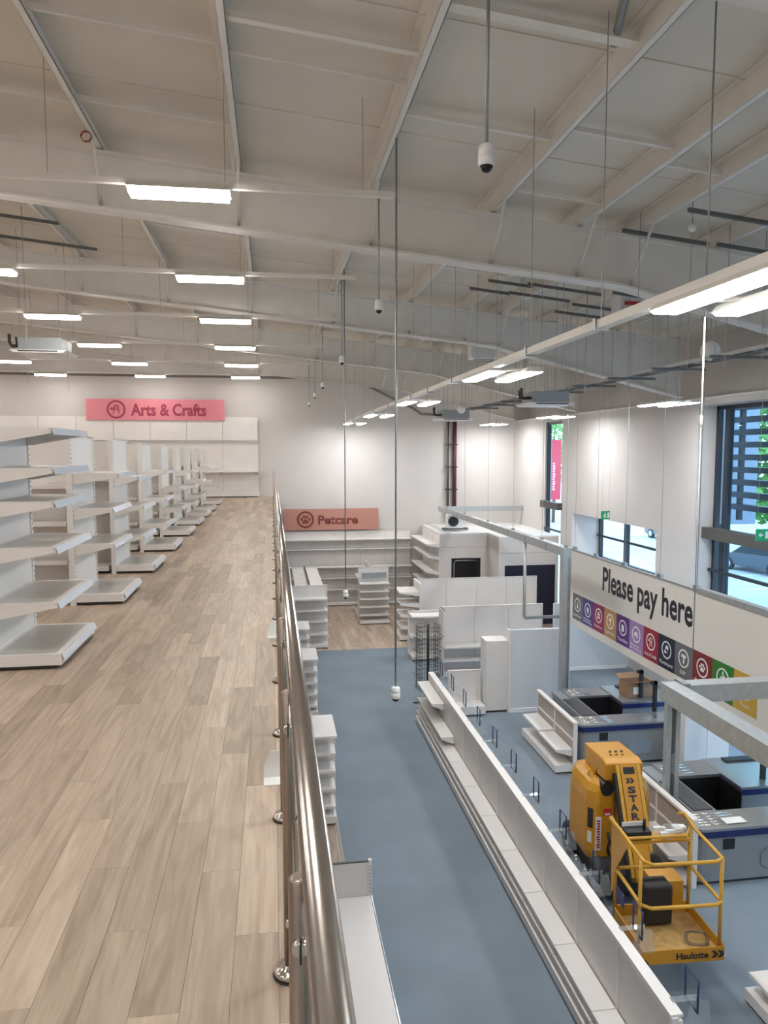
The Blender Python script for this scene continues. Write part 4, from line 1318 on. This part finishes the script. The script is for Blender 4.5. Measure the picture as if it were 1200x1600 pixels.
def strut(k, x0, x1, y, dz, lab):
    t = thing('strut_channel', lab, 'strut', (0, 0, 0), 0, 'strut channels under the purlins')
    z = lambda x: 5.40 - 0.103 * x + dz
    q = B()
    q.prism([(x0, z(x0) - .05), (x1, z(x1) - .05), (x1, z(x1)), (x0, z(x0))], 'y', y - .022, y + .022)
    put('channel', q, 'strut_grey', t)
    for fx in (.2, .8):
        xx = x0 + (x1 - x0) * fx
        put('threaded_rod', B().tube([(xx, y, z(xx) - .05), (xx, y, 2.95)], .005, 5, cap=False), 'wire', t)
        put('hanger', B().tube([(xx, y, z(xx)), (xx, y, roof_z(xx))], .006, 5, cap=False), 'wire', t)
SL = [(4.85, 6.15, 9.80, 'over the first rafter, left of the brace'), (5.2, 6.6, 8.75, 'nearest the viewpoint on the right'), (6.25, 7.2, 9.75, 'over the first rafter, right of the brace'), (5.75, 6.9, 7.6, 'highest at the right edge of the picture'),
      (4.85, 6.1, 12.45, 'just beyond the first rafter'), (4.7, 6.15, 13.2, 'third row beyond the first rafter, left'), (4.0, 4.85, 13.35, 'short one left of the third row'), (4.6, 5.85, 14.0, 'fourth row beyond the first rafter'),
      (6.0, 7.55, 14.2, 'fourth row, close to the window wall'), (6.25, 7.9, 12.95, 'beside the white fan heater'), (3.85, 4.65, 14.1, 'short one in the fourth row'), (5.95, 7.3, 15.0, 'just before the second rafter'),
      (4.6, 6.9, 18.9, 'beyond the second rafter'), (4.7, 6.6, 20.3, 'before the third rafter'),
      (-6.6, -3.6, 13.7, 'over the left mezzanine, nearer'), (-6.4, -3.3, 15.2, 'over the left mezzanine, farther')]
for k, (x0, x1, y, lab) in enumerate(SL):
    strut(k, x0, x1, y, -.05, 'dark grey strut channel %s' % lab)

def cassette(label, x, y, z, rz=0):
    t = thing('ceiling_cassette', label, 'air conditioner', (x, y, z), rz, 'ceiling cassettes')
    put('body', B().box(-.42, .45, -.42, .42, .06, .33), 'ac_grey', t)
    put('fascia', B().prism([(-.58, .06), (-.50, 0), (.50, 0), (.58, .06)], 'y', -.52, .52), 'ac_white', t)
    put('air_slot', B().box(-.40, .40, -.525, -.50, .02, .045), 'black', t)
    put('intake_grille', B().box(-.3, .3, -.3, .3, -.008, 0), 'ac_white', t)
    put('pipework', B().tube([(-.42, -.2, .18), (-.62, -.2, .17), (-.66, -.2, .25), (-.66, -.2, .42)], .035, 8).tube([(-.42, .1, .2), (-.6, .1, .2), (-.62, .1, .4)], .025, 8), 'pipe_dark', t)
    for sx in (-.38, .41):
        for sy in (-.38, .38):
            put('hanger_rod', B().tube([(sx, sy, .33), (sx, sy, roof_z(x) - z)], .006, 5, cap=False), 'wire', t)
cassette('grey ceiling cassette with dark pipes beside the trunk, nearer', 6.60, 17.2, 2.86)
cassette('grey ceiling cassette with dark pipes beside the trunk, farther', 5.80, 23.2, 2.74)
cassette('grey ceiling cassette over the left mezzanine shelving', -4.9, 17.2, 3.86)

ct = thing('cable_tray', 'long grey cable tray with cross struts near the window wall', 'cable tray', (7.05, 0, 3.22))
q = B()
q.box(-.16, -.155, 8, 26, 0, .06).box(.155, .16, 8, 26, 0, .06)
put('side_rail', q, 'galv', ct)
for k in range(24):
    yy = 8.3 + k * .75
    put('rung', B().box(-.16, .16, yy - .02, yy + .02, 0, .012), 'galv', ct)
for k in range(10):
    yy = 8.6 + k * 1.7
    s = put('cross_strut', B().box(-.5, .5, yy - .022, yy + .022, -.045, 0), 'strut_grey', ct)
    for sx in (-.42, .42):
        put('threaded_rod', B().tube([(sx, yy, 0), (sx, yy, roof_z(7.05 + sx) - 3.22)], .005, 5, cap=False), 'wire', s)
put('cable_bundle', B().tube([(-.05, 8, .04), (-.03, 14, .05), (-.06, 20, .04), (-.02, 26, .04)], .035, 6), 'pipe_dark', ct)
for lab, x, y, z, r in (('white globe hanging in front of the cable tray', 7.0, 11.0, 3.38, .155), ('small white globe hanging before the farther cassette', 5.85, 22.3, 3.06, .13), ('white globe sensor under the purlin at the upper right', 5.35, 8.9, 4.62, .055)):
    g = thing('hanging_globe', lab, 'globe', (x, y, z))
    prof = [(r * math.sin(a), -r * math.cos(a)) for a in [PI * k / 10 for k in range(11)]]
    prof[0] = (.003, prof[0][1]); prof[-1] = (.003, prof[-1][1])
    put('globe', B().lathe(prof, 20), 'globe_white', g)
    put('cord', B().tube([(0, 0, r), (0, 0, roof_z(x) - z)], .006, 5, cap=False), 'wire', g)
hc = thing('drop_cable', 'long thin cable hanging from the roof past the near twin light', 'cable', (3.13, 5.0, .2))
put('upper_rod', B().tube([(0, 0, 2.55), (0, 0, roof_z(3.13) - .2)], .007, 6), 'galv', hc)
put('white_sleeve', B().tube([(0, 0, 1.80), (0, 0, 2.55)], .006, 6), 'cam_white', hc)
put('joiner', B().tube([(0, 0, 1.76), (0, 0, 1.84)], .010, 8), 'cam_white', hc)
put('lower_cord', B().tube([(0, 0, 0), (0, 0, 1.78)], .004, 6), 'wire', hc)
ht = thing('fan_heater', 'white fan heater box hung under the first rafter haunch', 'heater', (6.75, 13.4, 4.42))
put('case', B().box(-.22, .22, -.2, .2, 0, .5), 'ac_white', ht, bevel=.02)
put('nameplate', B().box(-.14, .20, -.215, -.2, .10, .17), 'decal_red', ht)
lv = B()
for k in range(4):
    lv.box(-.18, .5, -.26, -.2, -.10 + k * .035, -.088 + k * .035)
put('louvres', lv, 'ac_grey', ht)
put('bracket', B().tube([(-.15, 0, .5), (-.15, 0, roof_z(6.6) - 4.42)], .012, 6).tube([(.15, 0, .5), (.15, 0, roof_z(6.9) - 4.42)], .012, 6), 'wire', ht)
ht = thing('fan_heater', 'white fan heater box hung farther off, beyond the second rafter', 'heater', (5.2, 17.9, 4.05))
put('case', B().box(-.3, .3, -.2, .2, 0, .42), 'ac_white', ht, bevel=.02)
put('louvres', B().box(-.26, .26, -.23, -.2, -.08, -.06).box(-.26, .26, -.23, -.2, -.04, -.02), 'ac_grey', ht)
put('bracket', B().tube([(-.2, 0, .42), (-.2, 0, roof_z(5.0) - 4.05)], .012, 6).tube([(.2, 0, .42), (.2, 0, roof_z(5.4) - 4.05)], .012, 6), 'wire', ht)
rc = thing('red_cable_coil', 'small coil of red cable tied to a purlin at upper left', 'cable', (-2.16, 9.55, 5.56))
put('coil', B().tube([(.06 * math.cos(a), .02 * math.sin(2.3 * a), -.02 + .06 * math.sin(a)) for a in [k * .45 for k in range(42)]], .005, 5), 'cable_red', rc)
# emergency exit signs
for lab, loc, rz, arrow in (('green running-man exit sign hanging before the low window', (9.6, 20.0, -.22), 0.2, False), ('green arrow exit sign hanging in front of the large window', (9.72, 13.25, -.03), 0.0, True)):
    e = thing('exit_sign', lab, 'exit sign', loc, rz)
    put('panel', B().box(-.15, .15, -.012, .012, 0, .24), 'exit_green', e)
    b = B()
    if arrow:
        b.prism([(-.10, .12), (-.05, .17), (-.05, .135), (.0, .135), (.0, .105), (-.05, .105), (-.05, .07)], 'y', -.016, -.012)
        b.box(.05, .12, -.016, -.012, .05, .19)
    else:
        b.box(.06, .13, -.016, -.012, .04, .20)
        b.disc(-.03, .18, .02, .02, -.016, -.012)
        b.prism([(-.08, .05), (-.05, .05), (-.03, .09), (.0, .05), (.03, .05), (-.01, .12), (.02, .13), (.02, .145), (-.06, .15), (-.07, .12), (-.055, .12)], 'y', -.016, -.012)
    put('pictogram', b, 'print_white', e)
    put('cord', B().tube([(-.12, 0, .24), (-.12, 0, roof_z(loc[0]) - loc[2])], .003, 4, cap=False).tube([(.12, 0, .24), (.12, 0, roof_z(loc[0]) - loc[2])], .003, 4, cap=False), 'wire', e)

dups = {k: v for k, v in LABELS.items() if len(v) > 1}
if dups:
    print('SHARED LABELS', dups)
